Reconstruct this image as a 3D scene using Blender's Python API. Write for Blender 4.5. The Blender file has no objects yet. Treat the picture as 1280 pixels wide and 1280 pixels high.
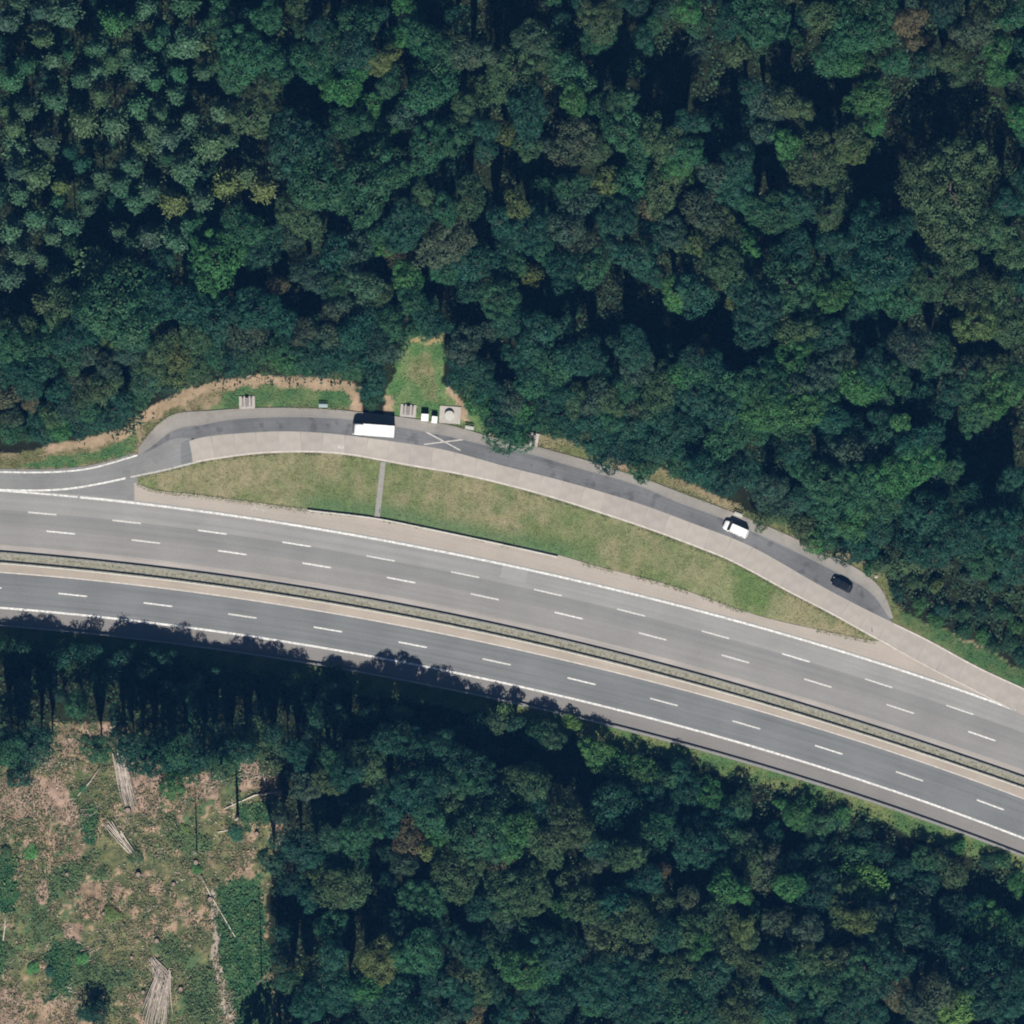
import bpy, math, random
import numpy as np
from mathutils import Vector

S = bpy.context.scene
COL = S.collection
PX = 6.0            # photograph pixels per metre
CAM_H = 1200.0
SUN_EL = math.radians(48.0)

# ------------------------------------------------------------------ camera
cd = bpy.data.cameras.new("camera")
cam = bpy.data.objects.new("camera", cd)
COL.objects.link(cam)
cam.location = (0, 0, CAM_H)
cam.rotation_euler = (0, 0, 0)
cd.sensor_fit = 'HORIZONTAL'
cd.angle = 2 * math.atan((1280 / PX / 2) / CAM_H)
cd.clip_start = 1.0
cd.clip_end = 5000
S.camera = cam
# ------------------------------------------------------------------ sky, sun, exposure
wd = bpy.data.worlds.new("World"); S.world = wd; wd.use_nodes = True
wn = wd.node_tree
sky = wn.nodes.new('ShaderNodeTexSky'); sky.sky_type = 'NISHITA'; sky.sun_disc = False
sky.air_density = 0.6; sky.dust_density = 0.3; sky.ozone_density = 2.5
sky.sun_elevation = SUN_EL; sky.sun_rotation = math.pi
bg = wn.nodes['Background']; bg.inputs['Strength'].default_value = 0.05
wn.links.new(sky.outputs[0], bg.inputs['Color'])
sl = bpy.data.lights.new("sun", 'SUN'); sl.energy = 5.0; sl.angle = math.radians(0.53); sl.color = (1.0, 0.95, 0.87)
sun = bpy.data.objects.new("sun", sl); COL.objects.link(sun)
sun.location = (0, -300, 300)
sun.rotation_euler = (math.pi / 2 - SUN_EL, 0, math.radians(1.5))
S.view_settings.view_transform = 'Standard'; S.view_settings.look = 'None'
S.view_settings.exposure = 0.36; S.view_settings.gamma = 1.0; S.view_settings.use_curve_mapping = False
S.cycles.use_denoising = True
S.cycles.filter_width = 1.9
S.cycles.max_bounces = 5; S.cycles.diffuse_bounces = 2; S.cycles.glossy_bounces = 2
S.cycles.transmission_bounces = 3; S.cycles.volume_bounces = 0; S.cycles.transparent_max_bounces = 4
S.cycles.caustics_reflective = False; S.cycles.caustics_refractive = False

rnd = random.Random(7)
R = np.random.default_rng(11)


def W(x, y, z=0.0):
    return Vector(((x - 640) / PX, (640 - y) / PX, z))


# ------------------------------------------------------------------ noise
def vnoise(x, y, scale, seed):
    r = np.random.default_rng(seed)
    g = r.random((256, 256))
    u = np.asarray(x) / scale + 1000.3; v = np.asarray(y) / scale + 1000.7
    i = np.floor(u).astype(int); j = np.floor(v).astype(int)
    a = u - i; b = v - j
    a = a * a * (3 - 2 * a); b = b * b * (3 - 2 * b)
    i0 = i % 256; j0 = j % 256; i1 = (i + 1) % 256; j1 = (j + 1) % 256
    return (g[i0, j0] * (1 - a) + g[i1, j0] * a) * (1 - b) + (g[i0, j1] * (1 - a) + g[i1, j1] * a) * b


def fbm(x, y, scale, seed, o=4):
    t = 0; n = 0; amp = 1.0
    for k in range(o):
        t = t + amp * vnoise(x, y, scale / 2 ** k, seed + k * 17); n += amp; amp *= 0.55
    return t / n


def in_poly(x, y, poly):
    ins = np.zeros(np.shape(x), bool)
    n = len(poly)
    for k in range(n):
        x0, y0 = poly[k]; x1, y1 = poly[(k + 1) % n]
        if y0 == y1: continue
        c = ((y0 > y) != (y1 > y)) & (x < (x1 - x0) * (y - y0) / (y1 - y0) + x0)
        ins ^= c
    return ins


def dist_line(x, y, pts):
    d = np.full(np.shape(x), 1e9)
    for (x0, y0), (x1, y1) in zip(pts[:-1], pts[1:]):
        dx, dy = x1 - x0, y1 - y0
        t = np.clip(((x - x0) * dx + (y - y0) * dy) / (dx * dx + dy * dy), 0, 1)
        d = np.minimum(d, np.hypot(x - x0 - t * dx, y - y0 - t * dy))
    return d


# ------------------------------------------------------------------ curves of the road, traced in photograph pixels
def polyc(pts, deg):
    p = np.array(pts, float)
    c = np.polyfit((p[:, 0] - 640) / 640, p[:, 1], deg)
    lo, hi = -30.0, 1310.0
    f0 = lambda x: np.polyval(c, (x - 640) / 640)
    def f(x):
        x = np.asarray(x, float)
        xc = np.clip(x, lo, hi)
        s0 = (f0(lo + 8) - f0(lo)) / 8; s1 = (f0(hi) - f0(hi - 8)) / 8
        return f0(xc) + np.where(x < lo, (x - lo) * s0, 0) + np.where(x > hi, (x - hi) * s1, 0)
    return f


def splinec(pts):
    p = np.array(sorted(pts), float); X = p[:, 0]; Y = p[:, 1]; n = len(X)
    h = np.diff(X); A = np.zeros((n, n)); b = np.zeros(n); A[0, 0] = A[-1, -1] = 1
    for i in range(1, n - 1):
        A[i, i - 1] = h[i - 1]; A[i, i] = 2 * (h[i - 1] + h[i]); A[i, i + 1] = h[i]
        b[i] = 3 * ((Y[i + 1] - Y[i]) / h[i] - (Y[i] - Y[i - 1]) / h[i - 1])
    c = np.linalg.solve(A, b)
    def ev(x, i):
        t = x - X[i]; d = (c[i + 1] - c[i]) / (3 * h[i]); bb = (Y[i + 1] - Y[i]) / h[i] - h[i] * (2 * c[i] + c[i + 1]) / 3
        return Y[i] + bb * t + c[i] * t * t + d * t ** 3
    s0 = (ev(X[0] + .5, 0) - Y[0]) / .5; s1 = (Y[-1] - ev(X[-1] - .5, n - 2)) / .5
    def f(x):
        x = np.asarray(x, float); xc = np.clip(x, X[0], X[-1])
        i = np.clip(np.searchsorted(X, xc, side='right') - 1, 0, n - 2)
        return ev(xc, i) + np.where(x < X[0], (x - X[0]) * s0, 0) + np.where(x > X[-1], (x - X[-1]) * s1, 0)
    return f


U = polyc([(0, 612.5), (25, 615), (97, 622), (170, 630), (240, 638), (320, 648), (405, 662), (480, 675), (560, 690), (635, 707),
           (685, 719), (785, 742), (840, 755), (943, 782), (1046, 812.6), (1101, 829), (1184, 857), (1252, 881), (1280, 892)], 4)
M0 = polyc([(0, 681), (130, 692), (260, 708), (320, 716), (420, 734), (550, 757), (680, 783), (840, 825), (1063, 890), (1280, 962)], 4)
N = polyc([(0, 714.5), (130, 727), (260, 741), (420, 767), (550, 790.6), (680, 819), (840, 858), (1046, 917), (1280, 998)], 4)
O = polyc([(0, 760), (130, 771), (260, 788), (420, 813), (572, 842), (680, 864), (840, 905), (1046, 965.5), (1280, 1048)], 4)
DA = polyc([(53, 642), (158.5, 652), (265.5, 665), (371, 681), (476, 698.5), (581.5, 717.5), (685, 740.5), (789, 766.5), (894.5, 793), (995, 822.5), (1098.5, 854), (1200, 887.5)], 4)
DB = polyc([(76, 665.5), (182.5, 677.5), (290.5, 690.5), (396, 706.5), (501.5, 725), (606, 746.5), (711, 769), (816, 796.5), (919.5, 823), (1022.5, 853.5), (1125.5, 887), (1227.5, 920)], 4)
DC = polyc([(91, 743.5), (197.5, 756), (303, 770), (410, 787), (516, 805.5), (621, 827), (727, 852), (830, 878), (933, 906), (1036, 936.5), (1137, 971), (1238, 1006)], 4)
RAIL = lambda x: O(x) + 22
ETOP = splinec([(-60, 590), (0, 590), (52, 590.5), (85, 589), (110, 586), (140, 578.5), (172, 569)])
GORE = splinec([(0, 612.5), (40, 613), (80, 611.5), (120, 605.5), (156, 598), (165, 596), (212, 586), (240, 579), (280, 572), (320, 567), (355, 565.2), (387, 565),
                (440, 569), (480, 576), (530, 585), (560, 590), (620, 603), (697, 624), (750, 641), (810, 661), (877, 686), (909, 699),
                (977, 735), (1046, 771), (1087, 794), (1115, 809), (1170, 839), (1218, 863), (1255, 882), (1290, 899)])
PBOT = splinec([(195, 572), (236, 551), (280, 543), (320, 540), (342, 539), (390, 540), (440, 544.5), (495, 552), (560, 563), (622, 580), (685, 596), (747, 613), (810, 633),
                (877, 658), (933, 680), (1012, 724), (1060, 750), (1112, 776), (1166, 802.5), (1218, 831), (1280, 860), (1330, 884)])
PTOP = splinec([(172, 569), (195, 553), (212, 540), (250, 530.5), (280, 525), (330, 521), (380, 520.5), (440, 524.5), (495, 532.5), (532, 539), (580, 549), (610, 556), (660, 566), (700, 577.5),
                (750, 592), (810, 611), (840, 624), (905, 648), (943, 665), (1001, 692), (1067, 726), (1098, 751), (1113, 775)])
STOP = splinec([(172, 561), (190, 538), (215, 519), (250, 514), (280, 512), (355, 509.5), (440, 514), (492, 520), (545, 528), (580, 536), (610, 545), (660, 556), (700, 566), (735, 576),
                (785, 592), (810, 600), (840, 611.6), (880, 626.5), (922, 642.5), (960, 658), (1046, 697.5), (1094, 728), (1112, 758), (1118, 778)])
GLOW = splinec([(168, 605), (185, 612), (230, 618.5), (280, 625), (320, 630), (355, 635), (420, 642), (470, 649), (534, 661), (600, 676), (695, 695), (740, 708), (835, 733), (943, 770), (1046, 794), (1087, 802), (1104, 804)])
IRAIL = splinec([(385, 637.5), (420, 641.5), (474, 648.5), (534, 660.5), (603, 675), (680, 692), (702, 697)])


# ------------------------------------------------------------------ materials
def new_mat(name):
    m = bpy.data.materials.new(name); m.use_nodes = True
    nt = m.node_tree; b = nt.nodes['Principled BSDF']
    return m, nt, b


def plain(name, col, rough=0.6, metal=0.0, noise=0.0, nscale=3.0, spec=0.5, bump=0.0):
    m, nt, b = new_mat(name)
    b.inputs['Roughness'].default_value = rough; b.inputs['Metallic'].default_value = metal
    b.inputs['Specular IOR Level'].default_value = spec
    b.inputs['Base Color'].default_value = (*col, 1)
    if noise > 0:
        tc = nt.nodes.new('ShaderNodeTexCoord'); nz = nt.nodes.new('ShaderNodeTexNoise')
        nz.inputs['Scale'].default_value = nscale; nz.inputs['Detail'].default_value = 5
        nt.links.new(tc.outputs['Object'], nz.inputs['Vector'])
        rp = nt.nodes.new('ShaderNodeValToRGB')
        rp.color_ramp.elements[0].position = 0.3; rp.color_ramp.elements[1].position = 0.72
        rp.color_ramp.elements[0].color = (*[c * (1 - noise) for c in col], 1)
        rp.color_ramp.elements[1].color = (*[min(1, c * (1 + noise)) for c in col], 1)
        nt.links.new(nz.outputs['Fac'], rp.inputs['Fac']); nt.links.new(rp.outputs['Color'], b.inputs['Base Color'])
        if bump > 0:
            bp = nt.nodes.new('ShaderNodeBump'); bp.inputs['Strength'].default_value = bump; bp.inputs['Distance'].default_value = 0.05
            nt.links.new(nz.outputs['Fac'], bp.inputs['Height']); nt.links.new(bp.outputs['Normal'], b.inputs['Normal'])
    return m


def road_mat(name, bands, rough=0.85, streak=0.06, patch=0.08, tracks=(), spots=0.0):
    """Road surface. UV: u along the road in metres, v across (0..1). bands: (v, colour) stops, each lane laid in its own pass;
    tracks: (v, width, strength) wheel paths and seams."""
    m, nt, b = new_mat(name)
    L = nt.links.new
    b.inputs['Roughness'].default_value = rough; b.inputs['Specular IOR Level'].default_value = 0.25
    uv = nt.nodes.new('ShaderNodeUVMap'); uv.uv_map = 'road'
    sep = nt.nodes.new('ShaderNodeSeparateXYZ'); L(uv.outputs[0], sep.inputs[0])
    rp = nt.nodes.new('ShaderNodeValToRGB'); el = rp.color_ramp.elements
    el[0].position = bands[0][0]; el[0].color = (*bands[0][1], 1)
    el[1].position = bands[-1][0]; el[1].color = (*bands[-1][1], 1)
    for p, c in bands[1:-1]:
        e = el.new(p); e.color = (*c, 1)
    L(sep.outputs['Y'], rp.inputs['Fac'])
    out = rp.outputs['Color']
    def mul(fac_socket, lo, hi, prev, a=0.3, z=0.7):
        r = nt.nodes.new('ShaderNodeMapRange'); r.inputs[1].default_value = a; r.inputs[2].default_value = z
        r.inputs[3].default_value = lo; r.inputs[4].default_value = hi
        L(fac_socket, r.inputs[0])
        mx = nt.nodes.new('ShaderNodeMix'); mx.data_type = 'RGBA'; mx.blend_type = 'MULTIPLY'; mx.inputs[0].default_value = 1
        L(prev, mx.inputs[6]); L(r.outputs[0], mx.inputs[7])
        return mx.outputs[2]
    # streaks along the traffic
    cb = nt.nodes.new('ShaderNodeCombineXYZ')
    mu = nt.nodes.new('ShaderNodeMath'); mu.operation = 'MULTIPLY'; mu.inputs[1].default_value = 0.03; L(sep.outputs['X'], mu.inputs[0])
    mv = nt.nodes.new('ShaderNodeMath'); mv.operation = 'MULTIPLY'; mv.inputs[1].default_value = 14.0; L(sep.outputs['Y'], mv.inputs[0])
    L(mu.outputs[0], cb.inputs[0]); L(mv.outputs[0], cb.inputs[1])
    n1 = nt.nodes.new('ShaderNodeTexNoise'); n1.inputs['Scale'].default_value = 1.0; n1.inputs['Detail'].default_value = 5; L(cb.outputs[0], n1.inputs['Vector'])
    out = mul(n1.outputs['Fac'], 1 - streak, 1 + streak, out)
    tc = nt.nodes.new('ShaderNodeTexCoord')
    n2 = nt.nodes.new('ShaderNodeTexNoise'); n2.inputs['Scale'].default_value = 0.12; n2.inputs['Detail'].default_value = 6; L(tc.outputs['Object'], n2.inputs['Vector'])
    out = mul(n2.outputs['Fac'], 1 - patch, 1 + patch, out)
    n3 = nt.nodes.new('ShaderNodeTexNoise'); n3.inputs['Scale'].default_value = 2.2; n3.inputs['Detail'].default_value = 4; n3.inputs['Roughness'].default_value = .75; L(tc.outputs['Object'], n3.inputs['Vector'])
    out = mul(n3.outputs['Fac'], 0.92, 1.08, out)
    if spots > 0:   # oil stains and worn blotches with their own outlines
        n4 = nt.nodes.new('ShaderNodeTexNoise'); n4.inputs['Scale'].default_value = 0.42; n4.inputs['Detail'].default_value = 3; L(tc.outputs['Object'], n4.inputs['Vector'])
        out = mul(n4.outputs['Fac'], 1.0, 1 - spots, out, .56, .66)
        n5 = nt.nodes.new('ShaderNodeTexNoise'); n5.inputs['Scale'].default_value = 0.9; n5.inputs['Detail'].default_value = 5; L(tc.outputs['Object'], n5.inputs['Vector'])
        out = mul(n5.outputs['Fac'], 1 + spots * .5, 1.0, out, .30, .42)
    for (v0, w, s) in tracks:
        a = nt.nodes.new('ShaderNodeMath'); a.operation = 'SUBTRACT'; a.inputs[1].default_value = v0; L(sep.outputs['Y'], a.inputs[0])
        c = nt.nodes.new('ShaderNodeMath'); c.operation = 'ABSOLUTE'; L(a.outputs[0], c.inputs[0])
        out = mul(c.outputs[0], 1 - s, 1.0, out, 0.0, w)
    L(out, b.inputs['Base Color'])
    bp = nt.nodes.new('ShaderNodeBump'); bp.inputs['Strength'].default_value = 0.25; bp.inputs['Distance'].default_value = 0.02
    L(n3.outputs['Fac'], bp.inputs['Height']); L(bp.outputs['Normal'], b.inputs['Normal'])
    return m


def attr_mat(name, rough=0.9, nscale=1.3, namt=0.25, translucent=0.0, spec=0.3, bump=0.3):
    m, nt, b = new_mat(name); L = nt.links.new
    at = nt.nodes.new('ShaderNodeAttribute'); at.attribute_name = 'tint'
    tc = nt.nodes.new('ShaderNodeTexCoord')
    nz = nt.nodes.new('ShaderNodeTexNoise'); nz.inputs['Scale'].default_value = nscale; nz.inputs['Detail'].default_value = 6; nz.inputs['Roughness'].default_value = .7
    L(tc.outputs['Object'], nz.inputs['Vector'])
    r = nt.nodes.new('ShaderNodeMapRange'); r.inputs[1].default_value = .3; r.inputs[2].default_value = .7
    r.inputs[3].default_value = 1 - namt; r.inputs[4].default_value = 1 + namt
    L(nz.outputs['Fac'], r.inputs[0])
    mx = nt.nodes.new('ShaderNodeMix'); mx.data_type = 'RGBA'; mx.blend_type = 'MULTIPLY'; mx.inputs[0].default_value = 1
    L(at.outputs['Color'], mx.inputs[6]); L(r.outputs[0], mx.inputs[7]); L(mx.outputs[2], b.inputs['Base Color'])
    b.inputs['Roughness'].default_value = rough; b.inputs['Specular IOR Level'].default_value = spec
    if bump:
        bp = nt.nodes.new('ShaderNodeBump'); bp.inputs['Strength'].default_value = bump; bp.inputs['Distance'].default_value = 0.12
        L(nz.outputs['Fac'], bp.inputs['Height']); L(bp.outputs['Normal'], b.inputs['Normal'])
    return m


def leaf_mat(name, rough=0.6, spec=0.22, trans=0.3):
    """Foliage: the tree's own leaf colour (object colour) times a per-clump leaf tint."""
    m, nt, b = new_mat(name); L = nt.links.new
    oi = nt.nodes.new('ShaderNodeObjectInfo')
    at = nt.nodes.new('ShaderNodeAttribute'); at.attribute_name = 'tint'
    mx = nt.nodes.new('ShaderNodeMix'); mx.data_type = 'RGBA'; mx.blend_type = 'MULTIPLY'; mx.inputs[0].default_value = 1
    L(oi.outputs['Color'], mx.inputs[6]); L(at.outputs['Color'], mx.inputs[7])
    L(mx.outputs[2], b.inputs['Base Color'])
    b.inputs['Roughness'].default_value = rough; b.inputs['Specular IOR Level'].default_value = spec
    tr = nt.nodes.new('ShaderNodeBsdfTranslucent'); L(mx.outputs[2], tr.inputs['Color'])
    ms = nt.nodes.new('ShaderNodeMixShader'); ms.inputs[0].default_value = trans
    L(b.outputs[0], ms.inputs[1]); L(tr.outputs[0], ms.inputs[2])
    L(ms.outputs[0], nt.nodes['Material Output'].inputs['Surface'])
    return m


M = {}
A1 = (0.265, 0.263, 0.252); A2 = (0.212, 0.212, 0.206); A3 = (0.234, 0.228, 0.218)
M['asphalt_main'] = road_mat('motorway asphalt', [(0, A1), (0.36, A1), (0.40, A2), (0.60, A2), (0.68, A3), (1, A3)], tracks=((0.395, 0.012, .12), (0.64, 0.01, .08), (0.10, .045, .07), (0.27, .045, .07), (.45, .04, .06), (.57, .04, .06)))
M['asphalt_opp'] = road_mat('opposite carriageway asphalt', [(0, (0.158, 0.166, 0.168)), (0.5, (0.167, 0.174, 0.175)), (1, (0.160, 0.167, 0.169))], streak=.09, patch=.10, tracks=((.2, .06, .06), (.38, .06, .06), (.63, .06, .07), (.83, .06, .07)))
M['asphalt_shoulder'] = road_mat('shoulder asphalt', [(0, (0.205, 0.193, 0.182)), (1, (0.19, 0.18, 0.17))])
M['asphalt_junction'] = road_mat('junction asphalt', [(0, (0.20, 0.2, 0.197)), (1, (0.21, 0.21, 0.206))], patch=.12, spots=.10)
M['asphalt_park'] = road_mat('parking strip asphalt', [(0, (0.135, 0.137, 0.142)), (0.5, (0.142, 0.143, 0.148)), (1, (0.135, 0.137, 0.142))], patch=.22, streak=.14, spots=.28)
M['asphalt_walk'] = road_mat('footway asphalt', [(0, (0.262, 0.243, 0.218)), (1, (0.250, 0.236, 0.217))], patch=.18, spots=.1)
M['conc_shoulder'] = road_mat('pale concrete shoulder', [(0, (0.37, 0.325, 0.28)), (1, (0.355, 0.312, 0.27))], patch=.07, streak=.06)
M['conc_strip'] = road_mat('median gutter concrete', [(0, (0.31, 0.285, 0.262)), (1, (0.345, 0.315, 0.29))], patch=.15, streak=.15)
M['conc_strip2'] = road_mat('median concrete margin', [(0, (0.35, 0.30, 0.25)), (1, (0.355, 0.31, 0.265))], patch=.12, streak=.1)
M['median'] = plain('weedy median gravel', (0.24, 0.23, 0.18), .95, noise=.3, nscale=1.6, bump=.4)
M['paint'] = plain('worn white road paint', (0.62, 0.61, 0.585), .6, noise=.36, nscale=1.6)
M['paint_b'] = plain('older white road paint', (0.54, 0.53, 0.50), .65, noise=.3, nscale=2.2)
M['paint_faded'] = plain('faded road paint', (0.44, 0.42, 0.39), .7, noise=.25, nscale=2.0)
M['paint_thin'] = plain('thin dirty road paint', (0.52, 0.47, 0.42), .7, noise=.2, nscale=1.0)
M['slab_a'] = plain('concrete slab warm', (0.352, 0.322, 0.287), .9, noise=.10, nscale=.5, spec=.25)
M['slab_b'] = plain('concrete slab pale', (0.375, 0.343, 0.308), .9, noise=.09, nscale=.6, spec=.25)
M['slab_c'] = plain('concrete slab greyer', (0.34, 0.31, 0.28), .9, noise=.12, nscale=.45, spec=.25)
M['joint'] = plain('joint filler', (0.24, 0.215, 0.19), .9)
M['concrete'] = plain('weathered concrete', (0.40, 0.37, 0.34), .9, noise=.14, nscale=2.5)
M['kerb'] = plain('kerb stone', (0.235, 0.225, 0.21), .9, noise=.12, nscale=1.5)
M['channel'] = plain('grey drain channel', (0.27, 0.26, 0.24), .9, noise=.15, nscale=2)
M['steel'] = plain('galvanised steel', (0.40, 0.41, 0.38), .6, metal=.3, noise=.18, nscale=1.2)
M['steel_post'] = plain('galvanised post', (0.35, 0.35, 0.34), .6, metal=.3)
M['bark'] = plain('grey brown bark', (0.10, 0.075, 0.055), .95, noise=.4, nscale=4, bump=.6)
M['deadwood'] = plain('weathered dead wood', (0.42, 0.37, 0.31), .9, noise=.25, nscale=3)
M['log_bark'] = plain('grey stripped log', (0.33, 0.28, 0.24), .9, noise=.35, nscale=1.2)
M['log_pale'] = plain('pale peeled log', (0.50, 0.44, 0.36), .85, noise=.2, nscale=2)
M['cutwood'] = plain('weathered cut wood', (0.25, 0.19, 0.145), .85, noise=.2, nscale=6)
M['leaf'] = leaf_mat('broad leaves')
M['needle'] = leaf_mat('conifer needles', .55, .3, .2)
M['ground'] = attr_mat('ground soil and grass', namt=.22, nscale=0.9, bump=.5, spec=.04)
M['cover'] = attr_mat('low plants', rough=.75, namt=.1, bump=0, spec=.1)
M['white'] = plain('white vehicle paint', (0.86, 0.86, 0.85), .3, noise=.02, nscale=1)
M['white_box'] = plain('white laminate box', (0.82, 0.82, 0.80), .45, noise=.07, nscale=.8)
M['black_paint'] = plain('black vehicle paint', (0.012, 0.014, 0.018), .22)
M['glass'] = plain('dark tinted glass', (0.02, 0.024, 0.028), .08, spec=.8)
M['tyre'] = plain('black rubber', (0.02, 0.02, 0.02), .85)
M['rim'] = plain('alloy rim', (0.45, 0.45, 0.46), .35, metal=.8)
M['dark_plastic'] = plain('dark plastic trim', (0.03, 0.03, 0.032), .6)
M['lamp_clear'] = plain('clear lamp lens', (0.75, 0.76, 0.78), .1, spec=.8)
M['lamp_red'] = plain('red lamp lens', (0.4, 0.015, 0.015), .2)
M['lamp_amber'] = plain('amber lamp lens', (0.6, 0.2, 0.02), .2)
M['chassis'] = plain('dark chassis steel', (0.04, 0.04, 0.042), .7)
M['wood_grey'] = plain('grey weathered planks', (0.23, 0.21, 0.20), .85, noise=.25, nscale=5)
M['bin_white'] = plain('white waste container plastic', (0.80, 0.80, 0.79), .5, noise=.03, nscale=2)
M['bench_pale'] = plain('pale stone bench', (0.46, 0.46, 0.42), .85, noise=.12, nscale=4)
M['bench_blue'] = plain('pale blue-grey bench boards', (0.34, 0.42, 0.45), .7, noise=.12, nscale=4)
M['post_white'] = plain('white plastic post', (0.78, 0.78, 0.76), .5)
M['black'] = plain('black band', (0.02, 0.02, 0.02), .6)


# ------------------------------------------------------------------ mesh helpers
def link(name, me, mat=None, parent=None, loc=None, rot=None):
    o = bpy.data.objects.new(name, me); COL.objects.link(o)
    if me is not None and mat is not None and len(me.materials) == 0: me.materials.append(mat)
    if parent is not None: o.parent = parent
    if loc is not None: o.location = loc
    if rot is not None: o.rotation_euler = rot
    return o


def mesh(name, v, f, mat=None, smooth=False):
    me = bpy.data.meshes.new(name); me.from_pydata([tuple(p) for p in v], [], [tuple(q) for q in f]); me.update()
    if mat: me.materials.append(mat)
    if smooth: me.polygons.foreach_set('use_smooth', [True] * len(me.polygons))
    return me


def quads_np(name, V, mat, tint=None):
    """V: (n,4,3) array of separate quads. tint: (n,3) colour per quad."""
    n = len(V); me = bpy.data.meshes.new(name)
    me.vertices.add(n * 4); me.vertices.foreach_set('co', V.reshape(-1).astype(np.float32))
    me.loops.add(n * 4); me.loops.foreach_set('vertex_index', np.arange(n * 4, dtype=np.int32))
    me.polygons.add(n); me.polygons.foreach_set('loop_start', np.arange(0, n * 4, 4, dtype=np.int32))
    me.polygons.foreach_set('loop_total', np.full(n, 4, dtype=np.int32))
    if tint is not None:
        a = me.attributes.new('tint', 'FLOAT_COLOR', 'POINT')
        c = np.ones((n, 4, 4), np.float32); c[:, :, :3] = tint[:, None, :]
        a.data.foreach_set('color', c.reshape(-1))
    me.update(calc_edges=True); me.materials.append(mat)
    return me


class MB:
    def __init__(s): s.v = []; s.f = []
    def add(s, v, f):
        k = len(s.v); s.v += [tuple(p) for p in v]; s.f += [tuple(i + k for i in q) for q in f]; return s
    def box(s, cx, cy, cz, sx, sy, sz, bev=0.0, taper=1.0):
        """Box with chamfered edges (bev) and optional taper of the top."""
        x, y, z = sx / 2, sy / 2, sz / 2; b = min(bev, x * .95, y * .95, z * .95)
        if b <= 0:
            v = [(cx + i * x * (taper if k > 0 else 1), cy + j * y * (taper if k > 0 else 1), cz + k * z) for k in (-1, 1) for j in (-1, 1) for i in (-1, 1)]
            return s.add(v, [(0, 2, 3, 1), (4, 5, 7, 6), (0, 1, 5, 4), (2, 6, 7, 3), (0, 4, 6, 2), (1, 3, 7, 5)])
        rings = [(-z, b), (-z + b, 0), (z - b, 0), (z, b)]; v = []
        for (zz, inset) in rings:
            t = taper if zz > 0 else 1
            for (i, j) in ((-1, -1), (1, -1), (1, 1), (-1, 1)):
                xx, yy = x * t - inset, y * t - inset
                p = (i * (xx - b), j * yy); q = (i * xx, j * (yy - b))
                for a in ((p, q) if i * j < 0 else (q, p)): v.append((cx + a[0], cy + a[1], cz + zz))
        n = 8; f = [tuple(range(n - 1, -1, -1)), tuple(range(3 * n, 4 * n))]
        for r in range(3):
            for k in range(n): f.append((r * n + k, r * n + (k + 1) % n, (r + 1) * n + (k + 1) % n, (r + 1) * n + k))
        return s.add(v, f)
    def tube(s, pts, rad, seg=8, cap=True):
        pts = [Vector(p) for p in pts]; n = len(pts); v = []; f = []
        for i, p in enumerate(pts):
            d = (pts[min(i + 1, n - 1)] - pts[max(i - 1, 0)]).normalized()
            a = d.cross(Vector((0, 0, 1)));
            if a.length < 1e-3: a = Vector((1, 0, 0))
            a.normalize(); c = d.cross(a).normalized()
            r = rad[i] if hasattr(rad, '__len__') else rad
            for k in range(seg):
                t = 2 * math.pi * k / seg; v.append(p + a * (r * math.cos(t)) + c * (r * math.sin(t)))
        for i in range(n - 1):
            for k in range(seg): f.append((i * seg + k, i * seg + (k + 1) % seg, (i + 1) * seg + (k + 1) % seg, (i + 1) * seg + k))
        if cap: f += [tuple(range(seg - 1, -1, -1)), tuple(range((n - 1) * seg, n * seg))]
        return s.add(v, f)
    def lathe(s, prof, seg=24, cx=0, cy=0):
        v = []; f = []; n = len(prof)
        for (r, z) in prof:
            for k in range(seg): t = 2 * math.pi * k / seg; v.append((cx + r * math.cos(t), cy + r * math.sin(t), z))
        for i in range(n - 1):
            for k in range(seg): f.append((i * seg + k, i * seg + (k + 1) % seg, (i + 1) * seg + (k + 1) % seg, (i + 1) * seg + k))
        f += [tuple(range(seg - 1, -1, -1)), tuple(range((n - 1) * seg, n * seg))]
        return s.add(v, f)
    def mesh(s, name, mat=None, smooth=False): return mesh(name, s.v, s.f, mat, smooth)
    def build(s, name, mat, parent=None, loc=None, rot=None, smooth=False): return link(name, s.mesh(name, mat, smooth), mat, parent, loc, rot)


def tag(o, label=None, cat=None, group=None, kind=None):
    if label: o['label'] = label
    if cat: o['category'] = cat
    if group: o['group'] = group
    if kind: o['kind'] = kind
    return o


def empty(name, loc=(0, 0, 0), rz=0.0):
    o = bpy.data.objects.new(name, None); COL.objects.link(o); o.location = loc; o.rotation_euler = (0, 0, rz); o.empty_display_size = 0.3
    return o


def copy_tree(o, parent=None):
    c = o.copy(); COL.objects.link(c)
    if parent is not None: c.parent = parent
    for ch in list(o.children): copy_tree(ch, c)
    return c


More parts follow.
